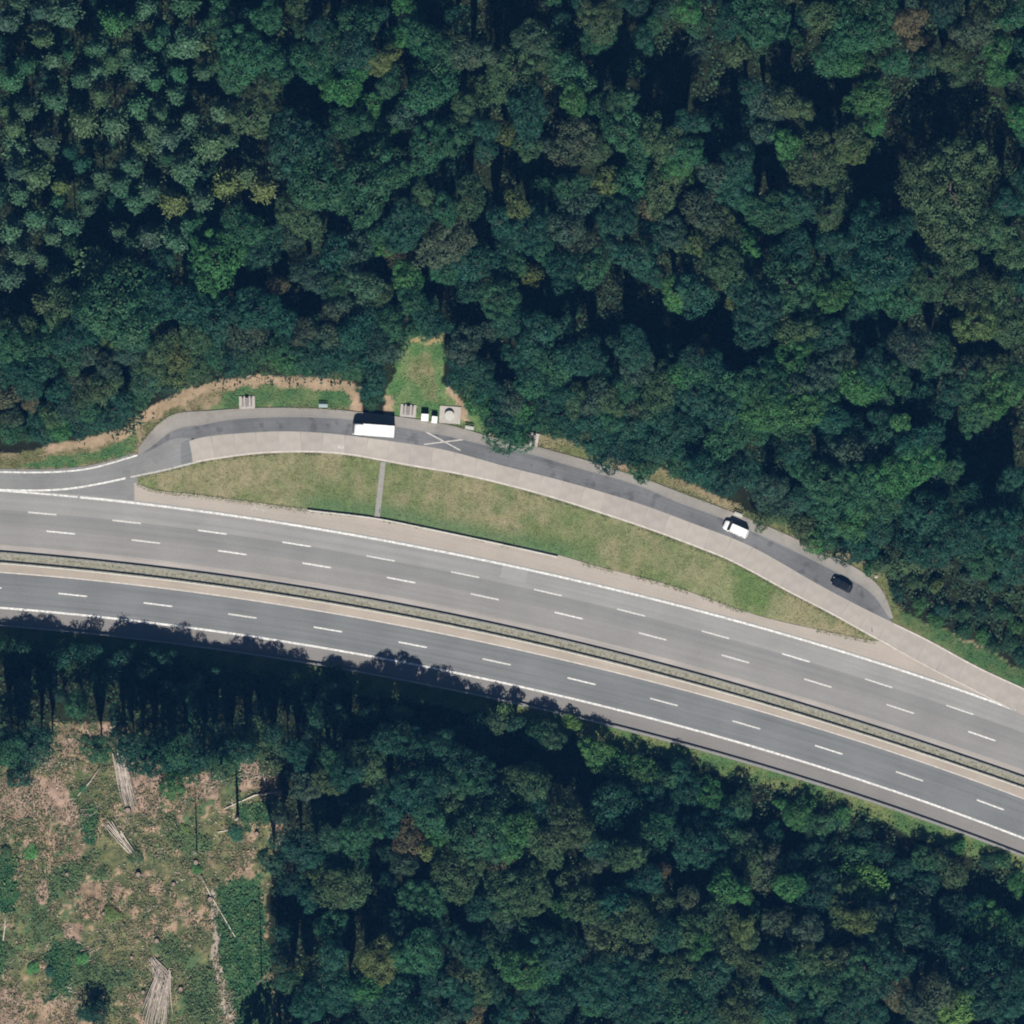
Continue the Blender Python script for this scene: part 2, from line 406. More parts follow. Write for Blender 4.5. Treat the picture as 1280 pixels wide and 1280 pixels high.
def ribbon(name, x0, x1, ft, fb, z, mat, step=6.0, rows=1, parent=None, thick=0.0, kind='structure', label=None):
    xs = np.arange(x0, x1 + step * .5, step); xs[-1] = x1
    t = np.array(ft(xs)) * np.ones_like(xs); b = np.array(fb(xs)) * np.ones_like(xs)
    v = []; f = []; uv = []; u = 0; pm = None
    for i, x in enumerate(xs):
        mid = W(x, (t[i] + b[i]) / 2)
        if pm is not None: u += (mid - pm).length
        pm = mid
        for k in range(rows + 1):
            q = k / rows; v.append(W(x, t[i] * (1 - q) + b[i] * q, z)); uv.append((u, q))
    n = rows + 1
    for i in range(len(xs) - 1):
        for k in range(rows): f.append((i * n + k, i * n + k + 1, (i + 1) * n + k + 1, (i + 1) * n + k))
    if thick:
        base = len(v)
        for i in range(len(xs)):
            for k in (0, rows):
                p = v[i * n + k]; v.append(Vector((p.x, p.y, z - thick))); uv.append(uv[i * n + k])
        for i in range(len(xs) - 1):
            a, c = base + 2 * i, base + 2 * i + 2
            f.append((i * n, (i + 1) * n, c, a)); f.append((i * n + rows, a + 1, c + 1, (i + 1) * n + rows))
        e = len(xs) - 1
        f.append((0, base, base + 1, rows)); f.append((e * n, e * n + rows, base + 2 * e + 1, base + 2 * e))
    me = mesh(name, v, f)
    ul = me.uv_layers.new(name='road')
    li = np.empty(len(me.loops), np.int32); me.loops.foreach_get('vertex_index', li)
    ul.data.foreach_set('uv', np.array(uv, np.float32)[li].reshape(-1))
    o = link(name, me, mat, parent)
    if parent is None: tag(o, label, None, None, kind)
    return o


# ------------------------------------------------------------------ ground sheet with painted colours (soil, grass, forest floor darkened for canopy shade)
def build_ground():
    core = np.arange(-112, 112.01, 0.5)
    ext = [-600, -420, -300, -220, -170, -140, -125, -118]
    ax = np.array(ext + list(core) + [-e for e in ext[::-1]])
    n = len(ax)
    X, Y = np.meshgrid(ax, ax, indexing='xy')
    px = 640 + X * PX; py = 640 - Y * PX
    wx = px + (fbm(X, Y, 5, 3) - .5) * 16 + (fbm(X, Y, 1.6, 33) - .5) * 7
    wy = py + (fbm(X, Y, 5, 5) - .5) * 16 + (fbm(X, Y, 1.6, 35) - .5) * 7
    n1 = fbm(X, Y, 9, 21); n2 = fbm(X, Y, 2.4, 22); n3 = fbm(X, Y, 26, 23, 3); n4 = fbm(X, Y, 1.3, 29, 3)
    C = np.zeros((n, n, 3))
    def setc(mask, col): C[mask] = np.broadcast_to(np.asarray(col, float), C.shape)[mask] if np.ndim(col) == 1 else col[mask]
    def lerp(a, b, t): t = np.clip(t, 0, 1)[..., None]; return np.array(a) * (1 - t) + np.array(b) * t
    floor = lerp((0.014, 0.016, 0.009), (0.020, 0.027, 0.012), (n1 - .35) * 3)  # canopy shade painted into the floor colour, darker than real leaf litter
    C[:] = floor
    dry = lerp((0.125, 0.128, 0.058), (0.25, 0.20, 0.125), (n2 - .38) * 3.2)
    green = lerp((0.06, 0.13, 0.05), (0.115, 0.16, 0.066), (n2 - .36) * 3)
    dirt = lerp((0.27, 0.205, 0.13), (0.36, 0.265, 0.18), (n2 - .35) * 3)
    # left verge
    verge = [(-900, 562), (60, 562), (100, 552), (190, 512), (250, 486), (330, 472), (440, 476), (452, 520), (300, 520), (215, 524), (176, 572), (100, 592), (-900, 600)]
    setc(in_poly(wx, wy, verge), dry)
    for p in ([(20, 580), (60, 574), (130, 562), (168, 543), (178, 553), (152, 573), (60, 588)], [(255, 515), (290, 490), (330, 484), (440, 488), (440, 509), (300, 513)]):
        setc(in_poly(wx, wy, p), green)
    setc(dist_line(wx, wy, [(60, 561), (90, 555), (150, 546), (185, 521), (205, 505), (250, 488), (330, 476), (400, 478), (438, 484), (444, 512)]) < 7.0, dirt)
    # clearing behind the bins
    clear = [(500, 428), (548, 412), (558, 440), (548, 478), (566, 494), (582, 508), (612, 512), (616, 556), (560, 548), (478, 530), (484, 490), (497, 450)]
    setc(in_poly(wx, wy, clear), lerp((0.075, 0.16, 0.055), (0.15, 0.205, 0.085), (n2 - .36) * 3))
    setc(in_poly(wx, wy, [(515, 448), (534, 438), (542, 478), (548, 505), (532, 500), (513, 476)]), lerp((0.13, 0.17, 0.07), (0.22, 0.205, 0.11), (n2 - .4) * 3))
    setc(dist_line(wx, wy, [(524, 426), (546, 420)]) < 5, dirt * np.array([1.0, 1.05, .8]))
    for pl, w in (([(485, 495), (484, 520)], 6), ([(563, 490), (578, 505), (580, 525)], 5), ([(611, 515), (613, 548)], 4), ([(440, 500), (447, 516)], 6)):
        setc(dist_line(wx, wy, pl) < w, dirt)
    # right verge
    rv = [(655, 540), (700, 548), (745, 562), (800, 580), (850, 598), (925, 630), (960, 648), (1046, 684), (1100, 718), (1128, 765), (1200, 796), (1290, 843), (1500, 950), (1500, 1000), (1290, 880), (1118, 795), (1094, 745), (900, 660), (700, 590)]
    setc(in_poly(wx, wy, rv), lerp((0.13, 0.145, 0.06), (0.29, 0.225, 0.145), (n1 - .38) * 3.5))
    setc(in_poly(wx, wy, [(1122, 762), (1200, 798), (1290, 843), (1500, 950), (1500, 985), (1290, 868), (1210, 828), (1130, 785)]), green * .85)
    setc(in_poly(wx, wy, [(765, 572), (790, 576), (800, 605), (760, 595)]), dirt)
    # island between lay-by and motorway
    gi = (py > GORE(px) - 2) & (py < GLOW(px) + 2) & (px > 166) & (px < 1106)
    isl = lerp((0.145, 0.175, 0.072), (0.262, 0.232, 0.135), (0.4 * n2 + .6 * n1 - .40) * 4.0)
    isl = isl * (1 - np.clip((n3 - .48) * 3.5, 0, 1)[..., None] * np.array([.24, .06, .22])) * (.92 + .16 * n4)[..., None]
    setc(gi, isl)
    gk = np.clip((py - GLOW(px) + 20 + 14 * n2) / 16, 0, 1) * np.clip((px - 340) / 60, 0, 1) * np.clip((780 - px) / 80, 0, 1) * gi
    C[:] = C * (1 - .8 * gk[..., None]) + np.array([.085, .155, .065]) * .8 * gk[..., None]
    # south verge below the guard rail
    sv = (py > RAIL(px)) & (wy < RAIL(px) + 26)
    setc(sv, lerp((0.075, 0.14, 0.05), (0.16, 0.18, 0.07), (n2 - .4) * 3))
    # clear-felled patch
    cut = [(-900, 955), (0, 962), (40, 940), (70, 903), (150, 900), (165, 930), (230, 968), (290, 950), (345, 935), (356, 1050), (338, 1090), (335, 1200), (352, 1300), (300, 1600), (-900, 1600)]
    mcut = in_poly(wx, wy, cut)
    soil = lerp((0.17, 0.125, 0.08), (0.36, 0.255, 0.175), (.5 * n2 + .5 * n4 - .38) * 4.2)
    gras = lerp((0.075, 0.095, 0.043), (0.19, 0.18, 0.085), (n4 - .36) * 3.2)
    scrub = lerp((0.04, 0.085, 0.038), (0.09, 0.135, 0.06), (n4 - .36) * 3)
    n6 = fbm(X, Y, 7, 91)
    cc = np.where(((.6 * n1 + .4 * n4) > .525)[..., None], soil, gras)
    cc = np.where(((.65 * n6 +   .35 * n4) > .575)[..., None], scrub, cc)
    setc(mcut, cc)
    pink = lerp((0.22, 0.155, 0.11), (0.36, 0.255, 0.195), (n4 - .35) * 3)
    for p in ([(-60, 985), (15, 972), (40, 968), (80, 978), (98, 1012), (100, 1040), (60, 1020), (0, 1032), (-60, 1040)], [(160, 955), (205, 972), (202, 1005), (195, 1022), (168, 1015)],
              [(300, 950), (332, 945), (338, 985), (302, 990)], [(225, 980), (262, 965), (278, 970), (270, 995), (230, 1003)], [(75, 925), (145, 905), (150, 918), (90, 930), (78, 950)], [(338, 1030), (356, 1015), (356, 1062), (342, 1062)],
              [(-20, 1236), (25, 1230), (20, 1290), (-20, 1300)], [(40, 1100), (58, 1095), (62, 1130), (45, 1128)], [(75, 1150), (105, 1150), (95, 1178), (78, 1172)]):
        setc(in_poly(wx, wy, p), pink)
    brack = lerp((0.026, 0.085, 0.036), (0.062, 0.125, 0.052), (n4 - .36) * 3)
    for p in ([(268, 1118), (300, 1098), (330, 1098), (332, 1230), (345, 1300), (300, 1330), (290, 1260), (272, 1180)], [(-60, 1065), (18, 1068), (20, 1135), (-60, 1140)], [(300, 1005), (345, 1000), (340, 1025), (300, 1030)],
              [(98, 1010), (120, 1008), (118, 1050), (100, 1050)], [(60, 1175), (95, 1178), (88, 1240), (60, 1250)], [(-60, 1170), (10, 1170), (6, 1230), (-60, 1230)]):
        setc(in_poly(wx + (n2 - .5) * 26, wy + (n4 - .5) * 26, p) & (.5 * n2 + .5 * n4 < .72), brack)
    setc(mcut & (dist_line(wx, wy, [(268, 1120), (268, 1180), (280, 1250), (295, 1300)]) < 4.5), lerp((.30, .25, .2), (.38, .32, .26), (n4 - .3) * 3))
    # gentle relief, always below the paved surfaces
    Z = -0.14 + 0.08 * n2
    Z = np.where(mcut, -0.15 + 0.5 * (n4 - .3) + .25 * (n2 - .4), Z)
    far = (np.abs(X) > 112) | (np.abs(Y) > 112)
    Z = np.where(far, np.minimum(Z, -.1), Z)
    v = np.stack([X, Y, Z], -1).reshape(-1, 3)
    me = bpy.data.meshes.new('ground'); me.vertices.add(n * n); me.vertices.foreach_set('co', v.reshape(-1).astype(np.float32))
    i = np.arange(n - 1); a = (i[:, None] * n + i[None, :]).reshape(-1)
    F = np.stack([a, a + 1, a + n + 1, a + n], -1).astype(np.int32)
    me.loops.add(F.size); me.loops.foreach_set('vertex_index', F.reshape(-1))
    me.polygons.add(len(F)); me.polygons.foreach_set('loop_start', np.arange(0, F.size, 4, dtype=np.int32)); me.polygons.foreach_set('loop_total', np.full(len(F), 4, dtype=np.int32))
    at = me.attributes.new('tint', 'FLOAT_COLOR', 'POINT'); cc4 = np.ones((n * n, 4), np.float32); cc4[:, :3] = C.reshape(-1, 3)
    at.data.foreach_set('color', cc4.reshape(-1))
    me.update(calc_edges=True); me.polygons.foreach_set('use_smooth', np.ones(len(F), bool))
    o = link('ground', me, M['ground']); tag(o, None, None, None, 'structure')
    sel = (np.abs(X) < 112) & (np.abs(Y) < 112)
    return dict(gi=(gi, X, Y, C), mcut=(mcut & sel, X, Y, C, Z), other=((in_poly(px, py, verge) | in_poly(px, py, clear) | in_poly(px, py, rv) | sv) & sel & ~gi, X, Y, C))


G = build_ground()

# ------------------------------------------------------------------ roads
X0, X1 = -900, 2200
ribbon('motorway_road', X0, X1, lambda x: U(x) - 3, M0, 0.0, M['asphalt_main'], rows=3)
def jt(x): return np.where(x < 172, ETOP(np.minimum(x, 172)) - 4, np.where(x < 195, PTOP(x), PTOP(x)))
def jb(x): return np.where(x < 168, U(x) + 2, np.maximum(GORE(x) + 1.5, jt(x) + 1))
ribbon('junction_road', X0, 172, jt, lambda x: U(x) + 1, -0.012, M['asphalt_junction'], rows=2, step=4)
ribbon('slip_road', 171, 239, lambda x: PTOP(x) - 1, lambda x: GORE(x) + 2, -0.008, M['asphalt_junction'], rows=2, step=3)
ribbon('asphalt_patch', 226, 239.5, lambda x: PBOT(x) - 1, lambda x: GORE(x) + 1, 0.004, M['asphalt_opp'], rows=1, step=3)
ribbon('parking_strip_road', 178, 1114, lambda x: PTOP(x) - 1, lambda x: np.where(x < 246, PTOP(x) + (PBOT(246.0) - PTOP(246.0) + .4) * np.clip((x - 174) / 72, .02, 1) ** .8, PBOT(x) + .4), 0.012, M['asphalt_park'], rows=2, step=4)
ribbon('hard_shoulder_road', 168, X1, lambda x: np.where(x < 1100, GLOW(np.minimum(x, 1104)) - 2, GORE(np.minimum(x, 1255)) - 2 + np.maximum(0, x - 1255) * .36), lambda x: np.maximum(U(x) + .5, GLOW(np.minimum(x, 1104)) - 1), -0.006, M['conc_shoulder'], rows=1)
ribbon('footway_pavement', 173, 1117, STOP, lambda x: PTOP(np.minimum(x, 1112)), 0.10, M['asphalt_walk'], rows=1, step=4, thick=.25)
ribbon('kerb', 176, 1112, lambda x: PTOP(x) - .2, lambda x: PTOP(x) + 1.0, 0.125, M['kerb'], step=4, thick=.2)
ribbon('median_gutter', X0, X1, M0, lambda x: M0(x) + 8.2, 0.012, M['conc_strip'], rows=1)
ribbon('median_strip', X0, X1, lambda x: M0(x) + 8, lambda x: M0(x) + 25, 0.02, M['median'], rows=2)
ribbon('median_margin', X0, X1, lambda x: M0(x) + 24, lambda x: N(x) + 1, 0.028, M['conc_strip2'], rows=1)
ribbon('opposite_motorway_road', X0, X1, lambda x: N(x) - 2, lambda x: O(x) + 1, 0.0, M['asphalt_opp'], rows=3)
ribbon('opposite_shoulder_road', X0, X1, O, lambda x: RAIL(x) + 2, 0.005, M['asphalt_shoulder'], rows=1)

# concrete slabs of the lay-by lane, one object each
def lay_slabs():
    lane = ribbon('lay_by_lane_road', 238, 1420, PBOT, lambda x: np.maximum(GORE(np.minimum(x, 1290)) + np.maximum(0, x - 1290) * .42, PBOT(x) + 1) + 1, -0.002, M['joint'], rows=1)
    x = 239.0; k = 0
    while x < 1410:
        s = float(GORE(x + 8) - GORE(x)) / 8 if x < 1280 else .45
        dx = 4.6 * PX / math.hypot(1, s)
        ns = 3; xs = [x + .12 + (dx - .24) * i / ns for i in range(ns + 1)]
        top = [float(PBOT(q)) + .3 for q in xs]
        bot = [float(GORE(min(q, 1290))) + max(0, q - 1290) * .42 for q in xs]
        if min(b - t for t, b in zip(top, bot)) < 6: bot = [max(b, t + 6) for t, b in zip(top, bot)]
        # joints lie square to the lane
        skew = -s * 0.85
        z = 0.022 + rnd.uniform(-.004, .004)
        v = []; mid = W((xs[0] + xs[-1]) / 2, (top[0] + bot[-1]) / 2)
        for t, b, q in zip(top, bot, xs):
            d = (b - t) * skew * .5
            qt, qb = q - d, q + d
            yt = float(PBOT(qt)) + .3
            yb = max(float(GORE(min(qb, 1290))) + max(0, qb - 1290) * .42, yt + 5)
            v += [W(qt, yt, z) - mid, W(qb, yb, z) - mid]
        nb = len(v); v += [Vector((p.x, p.y, p.z - .03)) for p in v]
        f = [(2 * i, 2 * i + 1, 2 * i + 3, 2 * i + 2) for i in range(ns)]
        f += [(2 * i, 2 * i + 2, nb + 2 * i + 2, nb + 2 * i) for i in range(ns)] + [(2 * i + 3, 2 * i + 1, nb + 2 * i + 1, nb + 2 * i + 3) for i in range(ns)]
        f += [(1, 0, nb, nb + 1), (2 * ns, 2 * ns + 1, nb + 2 * ns + 1, nb + 2 * ns)]
        link('slab', mesh('slab', v, f, M[rnd.choice(['slab_a', 'slab_b', 'slab_a', 'slab_c'])]), None, lane, mid)
        x += dx; k += 1
lay_slabs()

me_ = mesh('asphalt_patch', [W(a, c_, .006) for a, c_ in [(628, 706), (660, 713.5), (657, 729), (625, 721.5)]], [(3, 2, 1, 0)])
tag(link('asphalt_patch', me_, plain('newer asphalt', (.275, .272, .262), .85, noise=.06, nscale=1)), None, None, None, 'structure')

# ------------------------------------------------------------------ road markings
def line_mark(name, f, x0, x1, w, z, mat, step=6):
    """A painted line of width w metres centred on the curve."""
    h = w * PX / 2
    return ribbon(name, x0, x1, lambda x: f(x) - h, lambda x: f(x) + h, z, mat, step=step)

line_mark('edge_line_marking', U, 100, X1, .46, .012, M['paint'])
line_mark('edge_line_marking', U, X0, 97, .36, .012, M['paint'])
line_mark('edge_line_marking', O, X0, X1, .44, .014, M['paint'])
line_mark('edge_line_marking', lambda x: N(x) + .6, X0, X1, .26, .038, M['paint_thin'])
line_mark('edge_line_marking', ETOP, X0, 172, .34, .004, M['paint'], 4)
line_mark('gore_line_marking', GORE, -6, 157, .4, .008, M['paint'], 4)
line_mark('gore_line_marking', GORE, 163, 245, .34, .016, M['paint_faded'], 4)
line_mark('edge_line_marking', lambda x: GORE(x) - .6, 245, 1115, .34, .034, M['paint_thin'], 5)
line_mark('gore_line_marking', GORE, 1115, 1256, .26, .034, M['paint_thin'], 5)
line_mark('edge_line_marking', lambda x: PBOT(x) + 1.5, 1118, 1420, .34, .034, M['paint_thin'], 5)


def dash_mesh():
    v = []; n = 4
    for i in range(n + 1):
        w = .155 + rnd.uniform(-.01, .01); v += [(-3 + 6 * i / n, -w, 0), (-3 + 6 * i / n, w, 0)]
    return mesh('lane_dash', v, [(2 * i, 2 * i + 2, 2 * i + 3, 2 * i + 1) for i in range(n)], M['paint'])
DM = [dash_mesh() for _ in range(4)]
DM[3].materials[0] = M['paint_b']; DM[2].materials[0] = M['paint_b']
def dashes(f, xs, parent_name):
    root = empty(parent_name, W(640, float(f(640)), 0)); tag(root, None, None, None, 'structure')
    for x in xs:
        y = float(f(x)); sl_ = float(f(x + 2) - f(x - 2)) / 4
        o = link('lane_dash', DM[rnd.randrange(4)], None, root)
        o.location = W(x, y, .012) - root.location; o.rotation_euler = (0, 0, -math.atan(sl_))
def dash_x(xs):
    xs = list(xs); d0 = xs[1] - xs[0]; d1 = xs[-1] - xs[-2]
    return [xs[0] - d0 * k for k in range(6, 0, -1)] + xs + [xs[-1] + d1 * k for k in range(1, 7)]
dashes(DA, dash_x([53, 158.5, 265.5, 371, 476, 581.5, 685, 789, 894.5, 995, 1098.5, 1200]), 'lane_line_marking')
dashes(DB, dash_x([76, 182.5, 290.5, 396, 501.5, 606, 711, 816, 919.5, 1022.5, 1125.5, 1227.5]), 'lane_line_marking')
dashes(DC, dash_x([-16, 91, 197.5, 303, 410, 516, 621, 727, 830, 933, 1036, 1137, 1238]), 'lane_line_marking')


def stroke(b, p, q, w, z):
    p = W(*p, z); q = W(*q, z); d = (q - p).normalized(); n = Vector((-d.y, d.x, 0)) * w / 2
    b.add([p - n, q - n, q + n, p + n], [(0, 1, 2, 3)])
b = MB(); stroke(b, (532, 539.6), (575.5, 563), .29, .030); stroke(b, (530, 555.5), (578.6, 549.5), .27, .034)
tag(b.build('cross_marking', M['paint_faded']), 'large white painted cross on the dark parking strip', None, None, 'structure')
b = MB(); stroke(b, (422, 558.5), (430, 559), .6, .034); b.build('faded_marking', M['paint_faded'])['kind'] = 'structure'
b = MB(); stroke(b, (314, 638.5), (318, 633), .2, .012); stroke(b, (318, 633), (323, 639), .2, .014); stroke(b, (326, 636), (330, 639), .2, .012)
b.build('faded_marking', M['paint_faded'])['kind'] = 'structure'

# drain channel across the island: bed with raised sides
b = MB()
p, q = W(479, 577.5, .0), W(471.5, 646, .0); d = (q - p).normalized(); n = Vector((-d.y, d.x, 0))
for off, w, z0, z1 in ((0, .75, -.05, .0), (.47, .18, -.05, .07), (-.47, .18, -.05, .07)):
    c0, c1 = p + n * off, q + n * off; h = n * w / 2
    v = [c0 - h, c1 - h, c1 + h, c0 + h]
    b.add([Vector((*a.xy, z0)) for a in v] + [Vector((*a.xy, z1)) for a in v], [(4, 5, 6, 7), (0, 1, 5, 4), (1, 2, 6, 5), (2, 3, 7, 6), (3, 0, 4, 7)])
tag(b.build('drainage_channel', M['channel']), 'narrow grey concrete drain channel crossing the grass island', 'drain channel')

# ------------------------------------------------------------------ guard rails
POST = MB().box(0, 0, .36, .10, .14, .74, .015).mesh('post', M['steel_post'])
def guard_rail(f, x0, x1, label, side=1, low=1.0):
    xs = np.arange(x0, x1 + 1, 12.0); pts = [W(x, float(f(x))) for x in xs]
    root = empty('guard_rail', pts[0]); tag(root, label, 'guard rail', 'steel guard rails along the motorway')
    prof = [(.0, .42), (.07, .46), (.07, .52), (.0, .57), (.0, .61), (.07, .66), (.07, .72), (.0, .76), (-.10, .77), (-.10, .41)]
    v = []; fs = []; m = len(prof)
    for i, p in enumerate(pts):
        d = (pts[min(i + 1, len(pts) - 1)] - pts[max(i - 1, 0)]).normalized(); n = Vector((-d.y, d.x, 0)) * side
        for (a, z) in prof: v.append(p - root.location + n * (a + .12) + Vector((0, 0, z * low)))
    for i in range(len(pts) - 1):
        for k in range(m):
            fs.append((i * m + k, (i + 1) * m + k, (i + 1) * m + (k + 1) % m, i * m + (k + 1) % m))
    link('rail', mesh('rail', v, fs, M['steel']), None, root)
    for i in range(0, len(pts), 2):
        if -80 < xs[i] < 1360:
            link('post', POST, None, root, pts[i] - root.location).scale = (1, 1, low)
guard_rail(lambda x: M0(x) + 11.5, -840, 2100, 'galvanised guard rail on the lay-by side of the motorway median', 1)
guard_rail(lambda x: M0(x) + 23, -840, 2100, 'galvanised guard rail on the far side of the median, facing the two-lane carriageway', -1)
guard_rail(lambda x: RAIL(x) + .5, -840, 2100, 'galvanised guard rail between the two-lane carriageway and the lower forest', 1)
guard_rail(IRAIL, 385, 702, 'short guard rail along the lower edge of the grass island', -1, .66)

# ------------------------------------------------------------------ foliage meshes
def leaf_quads(P, Nrm, size, aspect=.62):
    """Diamond leaf clumps at P facing Nrm."""
    n = len(P)
    r = R.normal(size=(n, 3)); t = np.cross(Nrm, r); t /= np.linalg.norm(t, axis=1, keepdims=True) + 1e-9
    s = np.cross(Nrm, t)
    a = (size * .5)[:, None]
    bend = Nrm * (a * .35)
    return np.stack([P - t * a, P + s * a * aspect + bend * .5, P + t * a, P - s * a * aspect + bend * .5], 1)


def crown(name, seed, nl, per, leaf, lr, flat=.9, mat=None, asym=.2, low=-.45):
    r = np.random.default_rng(seed)
    k = np.arange(nl); z = 1 - (k + .5) / nl * (1 - low); ph = k * 2.39996 + r.uniform(0, .9, nl)
    z = np.clip(z + r.normal(0, .07, nl), low, 1); rr = np.sqrt(np.maximum(0, 1 - z * z))
    az = 1 + asym * np.sin(ph * 2 + r.uniform(0, 6)) * .6 + asym * np.sin(ph * 3 + r.uniform(0, 6)) * .6
    rad = r.uniform(.55, .84, nl)
    C = np.stack([np.cos(ph) * rr * rad * az, np.sin(ph) * rr * rad * az, z * rad * flat + r.normal(0, .05, nl)], -1)
    C = np.concatenate([C, r.normal(0, .22, (max(3, nl // 7), 3)) + np.array([0, 0, .1])])
    m = len(C); LR = r.uniform(lr * .55, lr * 1.38, m)
    d = r.normal(size=(m, per, 3)); d /= np.linalg.norm(d, axis=2, keepdims=True)
    P = C[:, None, :] + d * (LR[:, None] * np.where(r.random((m, per)) < .12, r.uniform(1.05, 1.32, (m, per)), r.uniform(.72, 1.08, (m, per))))[..., None] * np.array([1, 1, .85])
    tint = r.uniform(.74, 1.22, m)[:, None] * r.uniform(.86, 1.14, (m, per))
    warm = r.normal(0, .07, m)[:, None] * np.ones((m, per))
    Pf = P.reshape(-1, 3); D = d.reshape(-1, 3); own = np.repeat(np.arange(m), per)
    dist = np.linalg.norm(Pf[:, None, :] - C[None], axis=2) / LR[None]
    dist[np.arange(len(Pf)), own] = 9
    keep = (dist.min(1) > .78) & (D[:, 2] > -.75)
    Pf, D = Pf[keep], D[keep]; tint = tint.reshape(-1)[keep]; warm = warm.reshape(-1)[keep]
    nn = D * .85 + r.normal(0, .27, Pf.shape) + np.array([0, 0, .22]); nn /= np.linalg.norm(nn, axis=1, keepdims=True)
    V = leaf_quads(Pf, nn, leaf * r.uniform(.6, 1.35, len(Pf)))
    T = np.stack([tint * (1 + warm), tint, tint * (1 - warm * .5)], -1)
    return quads_np(name, V, mat or M['leaf'], np.clip(T, .3, 1.9))


def conifer(name, seed, tiers=9):
    r = np.random.default_rng(seed); P = []; Nn = []; Sz = []; T = []; Tn = []
    for k in range(tiers):
        t = (k + .6) / tiers; nb = int(5 + 4 * t)
        for j in range(nb):
            a = 2 * math.pi * (j + r.uniform(-.3, .3)) / nb + k * 1.1
            ln = (t ** .75) * r.uniform(.6, 1.12); br = r.uniform(.75, 1.25)
            for q in range(int(9 + 26 * ln)):
                s = r.uniform(.08, 1); c = np.array([math.cos(a), math.sin(a), 0])
                side = np.array([-c[1], c[0], 0]) * r.normal(0, .2) * (1.1 - s * .6) * (.4 + ln)
                P.append(c * s * ln + side + np.array([0, 0, -t + .10 * s * ln + r.normal(0, .025)]))
                nn = np.array([0, 0, 1.0]) + c * .55 + r.normal(0, .4, 3); Nn.append(nn / np.linalg.norm(nn))
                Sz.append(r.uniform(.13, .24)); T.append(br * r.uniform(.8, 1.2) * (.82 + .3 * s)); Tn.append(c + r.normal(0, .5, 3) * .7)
    P = np.array(P); Nn = np.array(Nn); Sz = np.array(Sz); T = np.array(T); Tn = np.array(Tn)
    Tn -= Nn * (Tn * Nn).sum(1, keepdims=True); Tn /= np.linalg.norm(Tn, axis=1, keepdims=True); s = np.cross(Nn, Tn); a = (Sz * .5)[:, None]
    V = np.stack([P - Tn * a, P + s * a * .45, P + Tn * a, P - s * a * .45], 1)
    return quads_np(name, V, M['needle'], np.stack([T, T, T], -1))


def trunk_mesh(name, seed, limbs=6, mat=None):
    r = random.Random(seed); b = MB()
    lean = (r.uniform(-.9, .9), r.uniform(-.9, .9))
    pts = [(lean[0] * t * t, lean[1] * t * t, t) for t in (0, .06, .3, .6, .92)]
    b.tube(pts, [1.25, 1.0, .8, .55, .15], 8)
    for k in range(limbs):
        z = r.uniform(.5, .84); a = r.uniform(0, 6.28); l = r.uniform(4, 9); t = z * z
        b.tube([(lean[0] * t, lean[1] * t, z), (lean[0] * t + math.cos(a) * l * .5, lean[1] * t + math.sin(a) * l * .5, z + .05), (lean[0] * t + math.cos(a) * l, lean[1] * t + math.sin(a) * l, z + .12)], [.42, .3, .1], 5)
    return b.mesh(name, mat or M['bark'], True)


HUGE = [crown('crown', 90 + i, 170, 230, .045, .135, flat=.62, asym=.3, low=-.2) for i in range(1)]
BIG = [crown('crown', 100 + i, 78, 210, .072, .20, flat=.8, asym=.26) for i in range(6)]
MID = [crown('crown', 200 + i, 44, 190, .092, .255, flat=.9, asym=.26) for i in range(8)]
SML = [crown('crown', 300 + i, 24, 170, .135, .34, flat=1.0, asym=.24) for i in range(6)]
CON = [conifer('crown', 400 + i) for i in range(7)]
LOWC = [crown('crown', 500 + i, 16, 38, .34, .42, flat=.9) for i in range(4)]
TRK = [trunk_mesh('trunk', i) for i in range(6)]
TRC = [trunk_mesh('trunk', 50 + i, 0) for i in range(3)]

